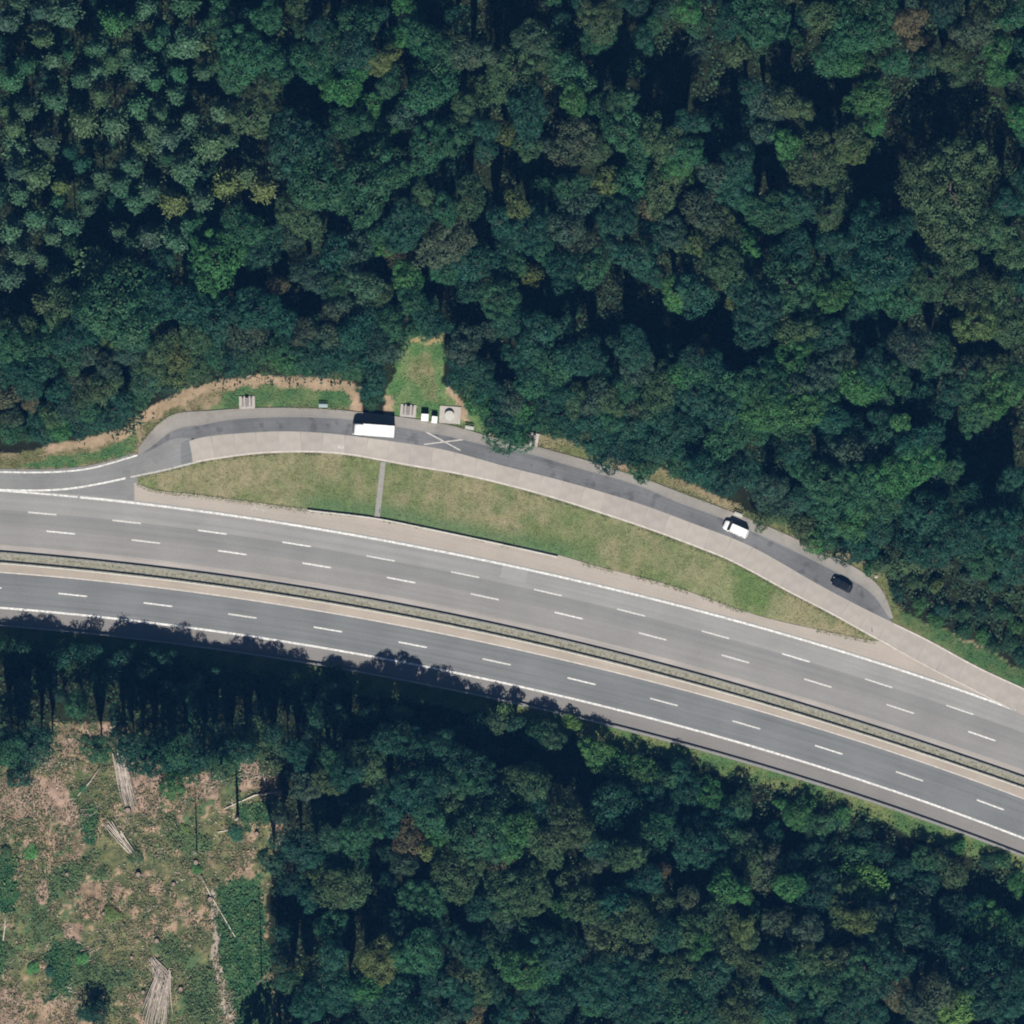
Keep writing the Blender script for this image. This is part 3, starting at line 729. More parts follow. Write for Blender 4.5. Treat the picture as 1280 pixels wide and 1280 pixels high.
# ------------------------------------------------------------------ trees: crowns traced tile by tile (x, y, radius, leaf colour)
LEAF = {  # colour, word
    'g': ((.034, .108, .048), 'green'), 't': ((.021, .080, .048), 'bluish green'), 'o': ((.060, .112, .047), 'olive'),
    'b': ((.052, .158, .048), 'bright green'), 'l': ((.105, .235, .055), 'lime green'), 'y': ((.100, .150, .048), 'yellowish'),
    'r': ((.112, .108, .055), 'tan tinted'), 'n': ((.060, .096, .054), 'dull olive'), 'e': ((.048, .096, .062), 'grey green'),
    'p': ((.054, .118, .062), 'pale green'), 'd': ((.015, .056, .036), 'dark green')}
TILES = {
 'ov': (0, 0, 1.0, '''632,545,24,g 627,518,26,t 647,516,18,b 766,562,25,d 748,552,24,t 800,586,16,g 957,622,18,e 974,642,15,o'''),
 'con': (0, 0, 2.977, '''60,15,45,p 150,40,45,e 250,50,65,p 425,75,52,b 550,20,60,p 690,10,50,g 820,15,45,g 30,80,50,e 150,150,50,o 210,215,45,p 255,200,32,g 100,240,45,g
 385,125,38,p 360,180,42,p 480,185,50,p 420,220,45,o 370,260,45,p 300,285,48,p 560,160,40,g 640,170,45,p 700,155,55,p 755,165,50,o 820,215,45,y 525,250,52,p 655,260,38,g 755,270,48,p
 40,300,60,g 195,370,58,p 370,345,45,o 310,440,55,o 415,460,55,p 100,410,48,p 20,410,50,o 500,390,48,g 635,340,50,p 600,420,48,p 560,470,50,p 700,430,48,p 815,410,48,p 85,555,56,p
 170,520,45,n 640,510,60,e 770,530,65,o 850,520,50,p 520,540,52,o 470,610,48,p 675,620,52,p 620,590,32,g 370,650,52,p 440,680,50,p 515,700,32,g 490,745,38,p 235,685,36,y 325,715,42,p
 130,650,60,o 90,720,46,p 575,710,46,p 640,745,46,y 700,670,28,g 850,695,66,y 925,640,45,o 985,705,48,y 760,745,42,p 120,800,50,p 260,830,52,p 230,745,36,g 40,850,56,p 195,880,42,p
 435,860,46,p 490,900,42,p 660,900,58,p 700,830,50,g 90,950,52,p 155,955,28,p 540,870,60,e 40,1030,56,e 210,1040,46,p 280,1090,42,p 370,1010,76,o 170,1130,76,o 330,770,32,p 60,640,40,e 330,180,30,g 580,300,30,g 250,560,40,t 300,600,40,t 870,330,40,g 480,80,34,g 590,110,34,t 40,470,40,o'''),
 'a': (0, 0, 2.977, '''910,200,100,g 930,130,70,t 1000,230,80,g 860,290,55,g 980,330,60,o 930,440,75,o 1160,230,70,g 1240,170,60,g 1250,320,60,b 1250,440,42,g 990,70,60,g 810,75,50,g 1110,20,50,o 1190,110,50,t
 1090,530,112,t 1180,680,112,g 1110,790,90,o 1100,890,50,n 900,850,92,g 800,960,112,b 440,1140,135,g 560,1110,85,t 340,1190,100,t 700,1130,80,t 800,1190,100,t 950,1150,90,t 960,950,60,t 1020,1065,40,r
 1150,1020,60,e 1240,940,70,t 1250,1060,50,g 900,1230,80,n 590,1250,50,y 430,1270,50,y 230,1150,70,o 60,1230,60,o 720,1250,60,o 1060,1200,60,t 1240,1160,40,n 600,980,60,t 740,1040,50,t 1010,880,50,t 1190,560,60,t 470,980,50,e 260,1260,60,t'''),
 'b': (425, 0, 2.977, '''250,35,50,b 40,40,40,g 60,110,80,g 30,320,70,b 60,190,70,d 200,140,42,b 150,225,55,y 110,390,40,b 280,120,60,g 340,170,70,g 350,260,80,g 180,310,55,g 330,340,80,g 490,200,66,n 505,330,40,o 535,370,60,o
 650,270,110,o 710,140,60,p 590,240,50,o 850,260,80,g 970,80,85,o 960,130,60,g 870,370,50,b 970,390,45,g 1050,370,50,g 700,410,92,t 460,390,50,o 260,410,72,e 150,490,60,b 40,460,55,g 330,540,92,g 290,580,50,n 420,510,70,g
 620,500,45,y 700,545,45,o 660,470,36,o 540,480,50,t 540,560,40,t 890,540,92,n 890,470,60,o 1050,480,80,g 1160,510,60,o 1230,540,60,o 1110,590,46,g 1260,610,52,b 100,690,130,g 190,640,60,g 230,780,42,t 320,720,38,o
 480,740,70,o 390,780,50,g 660,760,46,y 740,700,42,g 740,790,50,g 860,690,62,g 985,680,60,y 1100,660,80,g 1200,690,80,o 1150,765,46,r 1040,770,60,t 1050,830,52,t 880,760,62,e 840,850,70,e 930,910,60,n 700,860,82,t
 620,930,62,t 760,920,62,g 240,850,92,t 140,870,42,g 400,900,92,n 215,955,45,r 170,920,36,b 250,1030,60,b 390,1010,50,g 510,980,70,t 710,1025,45,y 640,990,52,g 830,1000,72,t 930,1000,72,g 1080,950,72,t 1160,880,50,t
 1240,870,60,e 1250,1090,60,b 1170,1020,42,t 480,1080,42,t 590,1110,82,g 640,1190,70,t 740,1240,72,t 820,1220,42,t 50,940,72,e 90,1060,60,p 150,1100,50,o 30,1140,42,e 180,1200,60,g 60,1230,72,t 270,1120,52,g 330,1180,60,t
 420,640,40,t 1180,600,50,g 960,560,50,o 590,820,45,t 60,560,60,g 440,60,40,t 120,60,50,t 1000,840,50,t 1090,1250,40,t'''),
 'c': (850, 0, 2.977, '''30,40,50,b 60,90,40,g 190,70,72,t 300,60,100,g 300,150,50,o 210,200,42,o 330,380,70,e 420,390,60,o 265,330,40,t 540,60,60,o 620,60,72,g 700,30,60,o 560,210,70,g 640,130,82,g 740,120,82,g 620,235,60,b
 690,240,60,o 800,230,50,g 850,80,60,r 870,150,40,r 760,40,60,g 700,360,70,b 720,450,50,b 640,470,34,t 1000,220,60,o 1050,270,42,o 1090,110,72,n 1180,50,70,o 1180,190,60,b 1190,280,42,b 1250,60,60,g 1260,440,52,b
 980,30,60,d 400,540,60,b 500,590,92,o 560,640,70,o 650,560,56,y 620,510,42,o 40,460,50,t 30,560,60,g 20,640,42,b 220,600,60,t 130,650,60,e 200,700,82,t 370,790,82,g 290,780,60,g 430,760,60,t 530,760,60,t 560,800,50,o
 90,790,72,n 150,860,82,o 220,910,80,b 60,920,60,y 170,1000,82,o 140,1060,24,r 50,1090,72,t 280,1120,92,t 400,1060,100,g 530,1030,60,g 570,1100,60,b 210,1110,36,y 420,900,60,t 440,970,52,t 270,1220,72,t 430,1230,72,o
 550,1240,72,t 700,870,92,t 760,960,112,t 720,1050,92,g 830,1100,92,g 920,1040,82,o 820,850,52,t 1000,720,200,o 1050,970,72,o 1230,930,72,o 1230,760,52,t 1090,1100,92,o 1180,1090,72,o 1110,1200,82,y 1220,1200,82,o
 1250,1060,42,t 560,900,50,t 620,980,60,t 1150,850,70,o 930,960,46,t 480,60,50,t'''),
 'd': (0, 420, 4.0, '''60,60,80,g 100,180,92,t 190,60,100,g 230,160,62,t 330,30,80,t 350,110,60,g 150,250,72,t 40,300,60,r 150,330,42,r 360,210,52,n 430,80,60,e 580,60,72,e 520,250,92,o 640,90,72,e 720,230,82,p 800,60,82,o
 900,90,92,y 870,180,92,y 980,130,82,o 1000,190,60,o 860,270,60,d 1080,90,72,g 1180,60,82,d 1230,110,60,g 340,350,72,e 260,400,60,o 440,360,60,g 560,370,92,t 480,420,60,t 620,330,60,t 200,480,90,t 280,490,76,b 110,490,70,g
 30,480,60,g 60,400,56,n 1040,30,70,g 540,150,70,e 300,270,60,t 20,200,60,t 680,20,70,t 420,290,60,o 760,150,70,o 700,320,50,g'''),
 'e': (280, 400, 4.0, '''60,80,82,o 100,20,60,o 60,200,60,t 100,250,60,d 230,130,82,g 300,200,92,b 420,170,92,t 220,230,50,o 520,80,60,n 540,170,82,t 500,230,76,t 620,110,92,d 640,220,72,g 720,190,72,t 760,80,82,d 820,160,62,e
 760,270,60,t 738,335,52,t 738,400,42,g 700,40,72,t 840,60,60,e 560,260,50,o 380,240,60,g 180,60,60,t 1200,130,92,e 1250,230,60,t 1190,220,56,d 1150,300,46,t 1230,330,56,g 1000,30,60,g 930,55,42,g 1080,20,56,t
 400,60,70,n 300,70,60,t 460,30,60,g 880,110,44,g'''),
 'f': (560, 420, 4.0, '''60,60,82,o 140,120,82,g 60,200,60,t 160,180,72,t 100,280,70,g 180,260,60,t 150,340,60,b 310,90,42,t 440,60,82,t 420,180,82,t 520,130,92,g 440,230,82,g 640,110,92,t 720,80,82,t 310,320,82,e 360,350,60,o
 300,440,72,g 290,515,76,g 365,495,52,b 480,330,60,d 560,290,60,t 640,310,72,o 560,400,82,t 480,420,76,g 620,425,76,t 740,300,82,e 810,330,72,o 700,420,82,t 790,480,82,t 820,420,72,g 900,260,82,g 960,170,92,e 930,80,82,t
 960,360,52,n 1040,320,82,o 1080,230,82,o 1160,200,60,b 1180,280,72,g 1060,400,72,t 900,440,92,t 860,520,84,d 820,590,62,t 960,550,80,t 1000,620,80,g 1080,540,92,t 1160,450,82,t 1200,550,82,t 1160,620,66,g 1240,380,72,t
 1250,480,60,t 1240,600,60,t 1210,110,52,d 240,270,42,t 380,110,50,t 1000,250,60,t 560,180,60,t 760,200,60,t 1120,350,60,t 690,490,44,o 560,470,46,g 250,400,46,t'''),
 'j': (850, 380, 2.977, '''20,200,45,t 130,240,60,t 40,270,70,g 60,340,82,t 160,370,92,t 230,310,72,g 290,380,92,b 60,440,92,t 180,480,100,g 270,450,82,g 60,520,92,t 110,570,72,g 340,340,60,g 400,220,82,b 330,270,52,g 440,310,60,e
 520,270,82,e 590,200,60,e 430,390,100,b 500,370,82,g 400,440,82,g 560,430,60,t 640,290,72,b 720,230,60,t 700,310,60,b 760,340,50,g 810,270,52,g 870,160,82,e 950,190,72,g 910,140,60,e 1060,250,72,e 1080,300,50,g 1010,330,50,t
 900,330,46,t 1100,410,72,g 1150,380,60,b 1220,310,72,b 1250,270,52,g 970,400,42,t 740,420,38,t 820,440,38,b 770,480,42,t 710,500,46,t 650,470,42,t 640,560,72,e 600,600,82,e 430,540,60,t 460,600,72,g 540,660,82,g 690,660,72,g
 790,640,82,b 880,590,82,b 870,510,72,t 930,500,60,t 940,630,60,e 1010,620,50,g 180,640,84,d 240,610,60,t 90,620,66,t 350,680,50,e 1070,690,38,t 1240,640,42,t 1200,690,34,t 1180,230,50,o 560,530,50,t'''),
 'k': (840, 560, 2.909, '''370,170,70,e 330,255,36,o 440,200,50,e 480,180,50,t 700,240,92,b 590,260,72,g 480,290,56,o 530,330,46,b 660,300,60,t 640,370,56,d 760,300,60,t 830,190,42,y 840,310,42,o 930,240,82,t 1010,200,60,g 1090,175,42,t
 1210,180,42,t 760,420,56,g 840,400,72,o 930,360,82,t 1000,420,82,n 880,490,82,o 960,500,72,y 1010,330,82,t 1100,300,82,t 1200,280,82,t 1130,400,82,g 1230,400,82,t 1080,470,72,e 1180,500,82,t 820,520,46,t 900,570,56,b 980,590,60,t
 1060,600,80,g 1130,600,72,t 1130,685,46,b 1200,600,82,g 1250,650,60,b 1060,670,46,g 1230,710,46,g 960,630,36,b 560,210,50,g 650,200,70,g 770,200,60,g 860,220,60,t 700,370,50,t 560,370,36,o 720,440,34,g 1160,720,30,g'''),
 'm': (400, 840, 2.909, '''640,185,42,p 710,185,30,t 790,220,50,g 840,240,50,p 920,185,32,l 1000,290,60,b 1080,340,82,b 1170,360,72,b 1250,390,52,g 240,250,60,t 330,270,72,t 420,270,60,t 170,330,72,o 90,370,60,t 20,400,52,o 520,350,82,t
 540,400,60,g 350,420,82,t 440,400,60,t 480,470,72,o 250,490,72,t 175,430,36,n 160,510,46,p 140,580,82,g 40,610,52,p 120,660,60,g 400,530,60,g 420,600,50,b 320,610,60,r 385,650,32,y 310,700,42,n 60,700,52,o 20,750,52,y
 100,780,72,o 380,830,82,g 500,740,92,o 450,690,42,o 560,590,92,g 620,600,82,g 700,590,82,b 660,680,46,r 600,480,92,t 640,450,72,t 740,400,82,o 780,430,60,o 800,500,50,t 820,630,72,o 900,560,92,o 900,480,50,n 950,600,50,o
 1060,490,100,t 1040,540,72,g 1210,530,92,t 1200,590,72,g 1250,480,60,t 690,800,92,o 780,800,82,o 600,850,60,t 880,880,50,b 960,850,72,o 940,750,72,o 1010,690,50,n 1120,670,60,o 1180,760,60,t 1250,720,26,r 1080,850,72,t
 1130,900,92,o 1020,920,60,n 1230,860,72,o 1250,950,60,t 40,930,60,g 300,950,82,t 400,930,60,t 220,1050,82,y 360,1020,82,g 100,1150,60,t 160,1160,60,b 60,1200,60,t 280,1170,72,t 430,1130,60,t 530,1100,72,o 560,1030,60,t
 520,1180,60,t 580,1160,52,o 680,1010,72,g 740,1080,82,b 680,920,50,e 790,980,72,g 860,1010,82,t 820,1090,60,g 880,1090,60,t 960,1040,60,e 960,1130,82,t 1060,1000,72,o 1070,1090,82,t 1150,1040,72,e 1180,1120,82,t 1090,1180,72,t
 1250,1100,60,o 1000,1200,60,g 880,1190,72,d 660,1170,50,t 700,1230,60,t 560,1250,32,r 350,1250,72,t 200,1230,60,t 1130,1250,60,t 1230,1220,60,t 780,1170,50,t 250,1120,50,t 480,980,50,t 840,1250,50,t 1000,640,46,t 470,290,40,t 1150,430,50,t'''),
 'h': (840, 840, 2.909, '''30,370,50,t 140,450,90,b 60,430,50,t 240,490,60,g 400,480,76,b 460,520,60,b 530,560,70,g 590,540,56,t 620,520,40,b 90,570,60,t 180,560,60,t 120,650,92,t 60,640,60,t 200,600,60,g 290,690,60,o 340,720,70,n 510,670,60,t
 430,700,50,t 210,790,72,b 430,780,50,b 520,800,72,d 700,770,80,l 630,840,82,o 680,910,60,y 600,810,60,g 750,890,60,e 860,850,112,e 900,770,60,t 880,930,82,t 1010,720,70,o 1000,660,34,e 1150,690,80,t 1200,690,60,g 1250,770,60,b
 1160,920,92,b 1210,980,82,g 1110,890,60,t 1150,1100,112,t 1050,1080,82,t 1200,1140,82,t 1030,1225,80,l 1130,1200,60,t 1240,1210,60,t 950,1180,70,n 900,1230,60,n 800,1160,60,r 770,1060,82,t 700,1080,82,g 660,1050,42,n 720,1140,60,t
 560,1060,60,o 560,1140,82,g 660,1180,50,t 490,940,60,e 390,910,60,n 250,940,50,y 130,890,72,o 60,830,50,n 40,950,60,o 100,1000,50,b 190,1010,72,o 300,1060,60,o 340,1030,50,o 410,1090,72,g 440,1150,50,t 60,1080,72,o 140,1100,72,t
 20,1160,60,t 230,1150,50,t 290,1160,42,e 240,1230,72,o 40,1240,72,g 140,1240,60,t 350,1220,60,t 370,1260,60,g 620,1240,60,t 620,1270,42,y 480,1060,50,o 1040,640,42,b 200,890,50,o 270,970,50,o 730,1240,50,t 100,1180,50,t 850,1060,50,t 1000,1000,50,t'''),
 'i': (0, 840, 2.977, '''60,270,60,t 120,280,60,t 30,300,42,g 350,280,60,g 550,320,82,t 620,300,60,t 780,270,72,t 850,250,60,g 700,380,70,g 830,340,60,g 640,420,56,b 960,260,60,o 1060,270,42,p 1000,330,46,o 1190,370,82,o 1240,330,50,g 1140,430,50,e
 1250,600,72,o 1110,650,76,d 1170,690,50,t 1230,720,60,p 1180,770,60,e 1240,800,72,o 1250,930,60,t 1130,1120,60,y 1080,1150,50,g 1200,1170,72,t 1150,1230,82,t 1250,1250,60,t 1010,700,46,t 1240,1060,60,t 350,1265,46,d 70,390,40,t 470,290,46,t 10,250,46,t 440,240,40,d 505,270,44,t 585,262,46,t 665,300,46,g 740,322,46,t 905,290,46,t 1010,235,44,d 1100,300,46,t 160,240,40,t'''),
 'q': (0, 740, 2.977, '''40,220,62,g 190,250,52,t 310,290,62,o 400,290,62,t 380,335,52,g 600,265,56,t 690,300,32,t 730,340,34,g 700,375,34,t 290,420,50,g 1090,350,52,b 1100,400,60,t 1220,400,50,t 490,230,28,t 20,410,40,e 70,450,44,t 920,510,44,t
 630,560,44,t 100,232,44,t 250,240,44,t 330,236,40,t 450,270,44,t 560,250,40,t 660,280,44,t 800,310,44,t 900,330,44,t 1000,340,40,t 160,330,40,t 500,400,50,t 560,480,50,t 800,440,50,t 860,380,44,t 960,440,50,t 1010,380,40,t 760,540,44,t 640,460,44,t 1180,470,50,t 1250,300,40,t 440,480,44,t'''),
}
SHADE_X = [-200, 0, 200, 430, 500, 570, 640, 700, 860, 1012, 1166, 1280, 1500]
SHADE_Y = [755, 766, 778, 812, 806, 836, 858, 872, 938, 985, 1038, 1075, 1160]
TREES = []
for key, (ox, oy, sc_, txt) in TILES.items():
    for tok in txt.split():
        a, b_, r_, c_ = tok.split(',')
        x, y, r = ox + float(a) / sc_, oy + float(b_) / sc_, float(r_) / sc_
        if any((x - t['x']) ** 2 + (y - t['y']) ** 2 < (0.55 * max(r, t['r'])) ** 2 for t in TREES): continue
        TREES.append(dict(x=x, y=y, r=r, c=c_, con=(key == 'con'), dark=(key == 'q'), tile=key))

# deep shaded gaps in the canopy: nothing grows high there
VOIDS = [(830, 98, 45), (880, 110, 50), (950, 60, 35), (1010, 110, 45), (1130, 150, 70), (1200, 170, 75), (1080, 220, 35), (1210, 290, 25), (975, 320, 20), (870, 400, 45), (920, 440, 40), (1150, 395, 40), (1180, 500, 50),
         (1250, 540, 40), (1180, 610, 40), (160, 100, 30), (375, 120, 28), (90, 175, 28), (250, 240, 20), (120, 290, 20), (525, 205, 35), (620, 215, 35), (580, 400, 25), (770, 365, 50), (820, 340, 40), (640, 445, 25), (430, 20, 40),
         (620, 15, 40), (455, 320, 25), (545, 365, 22), (600, 275, 20), (1100, 1120, 40), (1040, 1100, 30), (460, 1090, 30), (560, 1080, 25), (700, 960, 35), (440, 1150, 25), (1210, 1100, 35), (925, 1230, 25)]
FILL = np.random.default_rng(5); added = 0
for k in range(9000):
    x, y = FILL.uniform(-8, 1288, 2); r = FILL.uniform(11, 18)
    up_ = y < (545 if x < 172 else float(STOP(x)) - 30 if x < 1118 else float(PBOT(x)) - 34)
    if 470 < x < 600 and y > 405: up_ = False
    dn_ = y > float(RAIL(x)) + 38 and not (x < 352 and y > (890 if 60 < x < 160 else 935))
    if any((x - a) ** 2 + (y - b) ** 2 < c * c for a, b, c in VOIDS): continue
    if not (up_ or dn_): continue
    if any((x - t['x']) ** 2 + (y - t['y']) ** 2 < (0.92 * t['r'] + r * .55) ** 2 for t in TREES): continue
    TREES.append(dict(x=x, y=y, r=r, c='ttdge'[FILL.integers(5)], con=False, dark=False, tile='fill')); added += 1
    if added >= 150: break

LAND = [(467, 538, 'the white box truck'), (531, 522, 'the white waste containers'), (562, 519, 'the round concrete table'), (308, 503, 'the leftmost picnic table'), (920, 661, 'the parked white van'),
        (1052, 731, 'the parked black car'), (668, 549, 'the narrow picnic table'), (525, 455, 'the grass clearing'), (153, 975, 'the upper log pile'), (318, 968, 'the pink bare soil'), (1140, 790, 'the parking strip tip')]
COLS = [(130, 'at the far left'), (290, 'at the left'), (450, 'left of centre'), (590, 'left of the middle'), (720, 'right of the middle'), (880, 'right of centre'), (1010, 'well to the right'), (1150, 'near the right edge'), (9999, 'at the far right')]
ROWS = [(60, 'along the top edge'), (150, 'in the top part'), (245, 'below the top'), (335, 'midway up'), (430, 'well above the lay-by'), (560, 'above the lay-by'), (800, 'beside the lay-by'),
        (880, 'under the motorway'), (960, 'high in the bottom forest'), (1050, 'in the bottom forest'), (1150, 'low in the bottom forest'), (9999, 'along the bottom edge')]


def place_label(x, y):
    best = min(LAND, key=lambda l: math.hypot(l[0] - x, l[1] - y))
    if math.hypot(best[0] - x, best[1] - y) < 75: return 'near ' + best[2]
    c = next(w for lim, w in COLS if x < lim); r = next(w for lim, w in ROWS if y < lim)
    return r + ' ' + c


ORD = ['first', 'second', 'third', 'fourth', 'fifth', 'sixth', 'seventh', 'eighth', 'ninth', 'tenth', 'eleventh', 'twelfth', 'thirteenth', 'fourteenth', 'fifteenth']
NUM = ['one', 'two', 'three', 'four', 'five', 'six', 'seven', 'eight', 'nine', 'ten']
for t in TREES:
    x, y, r = t['x'], t['y'], t['r']
    R_ = r / PX * (1.08 if not t['con'] else 1.02)
    if t['con']: h = rnd.uniform(15, 20)
    else: h = 9.5 + 2.0 * R_ + rnd.uniform(-2.5, 3.0)
    h = min(h, 25)
    if t['tile'] in ('d', 'e', 'a', 'fill') and x < 436 and 380 < y < 600:
        bl = float(np.interp(x, [0, 90, 150, 185, 205, 250, 330, 400, 440], [562, 551, 541, 515, 501, 485, 471, 473, 480]))
        y = t['y'] = min(y, bl - 4 - r * .95)
    if t['tile'] == 'fill': h = rnd.uniform(5.4, 8.5)
    if t['tile'] == 'ov': h = rnd.uniform(7.5, 9.5)
    if y < 560 and t['tile'] != 'fill' and not t['con'] and any(c >= 35 and abs(x - a) < c + 8 and b + c * .4 < y < b + c + 45 for a, b, c in VOIDS): h = max(h, rnd.uniform(20, 24))
    if t['tile'] in ('d', 'e', 'f', 'k') :
        edge = float(STOP(np.clip(x, 172, 1118))) if x > 172 else 565
        if x > 1118: edge = float(PBOT(x)) - 10
        d = edge - y
        h = min(h, max(2.6, 4.0 + d / PX * .9 + rnd.uniform(-.8, .8)))
    if y > 700:
        lim = (y - float(np.interp(x, SHADE_X, SHADE_Y))) / PX * math.tan(SUN_EL)
        h = max(2.6, min(h + (4 if x < 560 else 0), lim - .62 * R_ + rnd.uniform(-1.2, .6)))
        if x > 540:
            dd = lim * PX / math.tan(SUN_EL)
            if dd > 55: h = max(3.4, min(h, (4.5 + (dd - 55) / PX * float(np.interp(x, [540, 660, 820], [2.5, 1.15, .62]))) * rnd.uniform(.85, 1.15)))
        if t['tile'] == 'i' and y > 960 and x < 330: h = min(h, rnd.uniform(4, 7))
    if t['tile'] == 'i' and x < 330 and y < 960: h = max(8.0, min(28.0, (y - float(np.interp(x, SHADE_X, SHADE_Y))) / PX * math.tan(SUN_EL) - .75 * R_ + rnd.uniform(-3.2, 0)))
    if t['dark']: h = max(2.6, min(h, (lim - .62 * R_) * (1.0 if y < 832 else .72)))
    R_ = min(R_, max(1.2, h * .62))
    t['h'] = h; t['R'] = R_
    if t['con']: t['kind'] = 'conifer_tree'
    elif h < 5.2: t['kind'] = 'shrub'
    elif t['c'] in 'nr': t['kind'] = 'autumn_tree'
    elif R_ >= 4.2: t['kind'] = 'broad_crowned_tree'
    elif R_ >= 3.3: t['kind'] = 'round_crowned_tree'
    elif t['tile'] == 'fill': t['kind'] = 'understorey_tree'
    else: t['kind'] = 'small_crowned_tree'
KN = {'conifer_tree': ('conifer', 'conifers of the upper left forest'), 'shrub': ('shrub', 'shrubs along the forest edges'), 'autumn_tree': ('tree', 'trees with turning or dying leaves'),
      'broad_crowned_tree': ('tree', 'large broadleaf trees of the forest'), 'round_crowned_tree': ('tree', 'middle-sized broadleaf trees of the forest'), 'small_crowned_tree': ('tree', 'small broadleaf trees of the forest'), 'understorey_tree': ('tree', 'low trees in gaps of the forest')}
KW = {'conifer_tree': 'conifer', 'shrub': 'leafy shrub', 'autumn_tree': 'tree', 'broad_crowned_tree': 'broad-crowned tree', 'round_crowned_tree': 'round-crowned tree', 'small_crowned_tree': 'small-crowned tree', 'understorey_tree': 'low tree'}
by = {}
for t in TREES:
    sz = 'large ' if t['R'] > 5.6 else ('slim ' if t['R'] < 2.6 else '')
    t['label'] = f"{sz}{LEAF[t['c']][1]} {KW[t['kind']]} {place_label(t['x'], t['y'])}"
    by.setdefault(t['label'], []).append(t)
for lab, ts in by.items():
    if len(ts) == 1: continue
    dx = max(q['x'] for q in ts) - min(q['x'] for q in ts); dy = max(q['y'] for q in ts) - min(q['y'] for q in ts)
    key, fr = ('x', 'from left') if dx >= dy else ('y', 'from top')
    ts.sort(key=lambda q: q[key])
    for k, q in enumerate(ts):
        if len(ts) == 2: w = (('left one' if k == 0 else 'right one') if key == 'x' else ('upper one' if k == 0 else 'lower one'))
        else: w = f'{ORD[min(k, 14)]} {fr}'
        q['label'] = lab + ', ' + w

for t in TREES:
    R_, h = t['R'], t['h']
    con = t['con']
    zc = h - R_ * .7 if not con else h - 3
    k = 1 - zc / CAM_H
    p = W(t['x'], t['y']) * k
    root = empty(t['kind'], (p.x, p.y, -.12)); root.rotation_euler = (0, 0, rnd.uniform(0, 6.283))
    tag(root, t['label'], KN[t['kind']][0], KN[t['kind']][1])
    col = np.array(LEAF[t['c']][0]) * rnd.uniform(.84, 1.16)
    col[0] *= rnd.uniform(.85, 1.15)
    if con:
        R_ *= rnd.uniform(.82, 1.2)
        me = rnd.choice(CON); cz = h + .2; s = (R_ * 1.15, R_ * 1.15 * rnd.uniform(.88, 1.1), min(h * .62, rnd.uniform(5.0, 8.0)))
        tm = rnd.choice(TRC); tr = .17
    else:
        me = rnd.choice(HUGE if R_ > 9 else BIG if R_ > 4.9 else (MID if R_ > 3.0 else SML))
        vz = min(R_ * rnd.uniform(.8, 1.0), h * .44)
        cz = h - vz * .92; s = (R_ * rnd.uniform(.92, 1.2), R_ * rnd.uniform(.84, 1.08), vz * 1.1)
        tm = rnd.choice(TRK); tr = .10 + .03 * R_
    c = link('crown', me, None, root, (0, 0, cz)); c.scale = s; c.rotation_euler = (rnd.uniform(-.16, .16), rnd.uniform(-.16, .16), 0); c.color = (*[float(q) for q in col], 1)
    u = link('trunk' if t['kind'] != 'shrub' else 'stem', tm, None, root); u.scale = (tr, tr, h * (.93 if con else .86))

sr = random.Random(31); spots = []
for (x0, x1, y0, y1, n_) in ((5, 255, 1040, 1270, 8), (100, 140, 985, 1050, 1), (215, 300, 1010, 1090, 3)):
    k = 0
    while k < n_:
        x, y = sr.uniform(x0, x1), sr.uniform(y0, y1)
        if math.hypot(x - 200, (y - 1240) * .6) < 32 or math.hypot(x - 155, y - 1050) < 24 or any(math.hypot(x - a, y - b) < 15 for a, b in spots): k += .2; continue
        spots.append((x, y)); k += 1
spots.sort(key=lambda q: (int(q[1] / 45), q[0]))
rowc = {}
for x, y in spots: rowc.setdefault(int(y / 45), []).append(x)
rown = sorted(rowc)
for x, y in spots:
    ry = int(y / 45); kx = rowc[ry].index(x); Rs = sr.uniform(.7, 1.7)
    root = empty('low_bush', W(x, y, -.1), sr.uniform(0, 6.28)); tag(root, f'low green bush on the felled patch, {ORD[rown.index(ry)]} row down, {ORD[min(kx, 14)]} from left', 'bush', 'low bushes on the clear-felled patch')
    c = link('foliage', sr.choice(SML), None, root, (0, 0, Rs * .35)); c.scale = (Rs, Rs * sr.uniform(.6, 1.1), Rs * .38)
    q = sr.choice(['g', 'b', 't', 'o', 'd', 'y']); kk = sr.uniform(1.4, 2.0); c.color = (*[v_ * kk for v_ in LEAF[q][0]], 1)
    u = link('stem', TRK[0], None, root); u.scale = (.03, .03, Rs * .6)

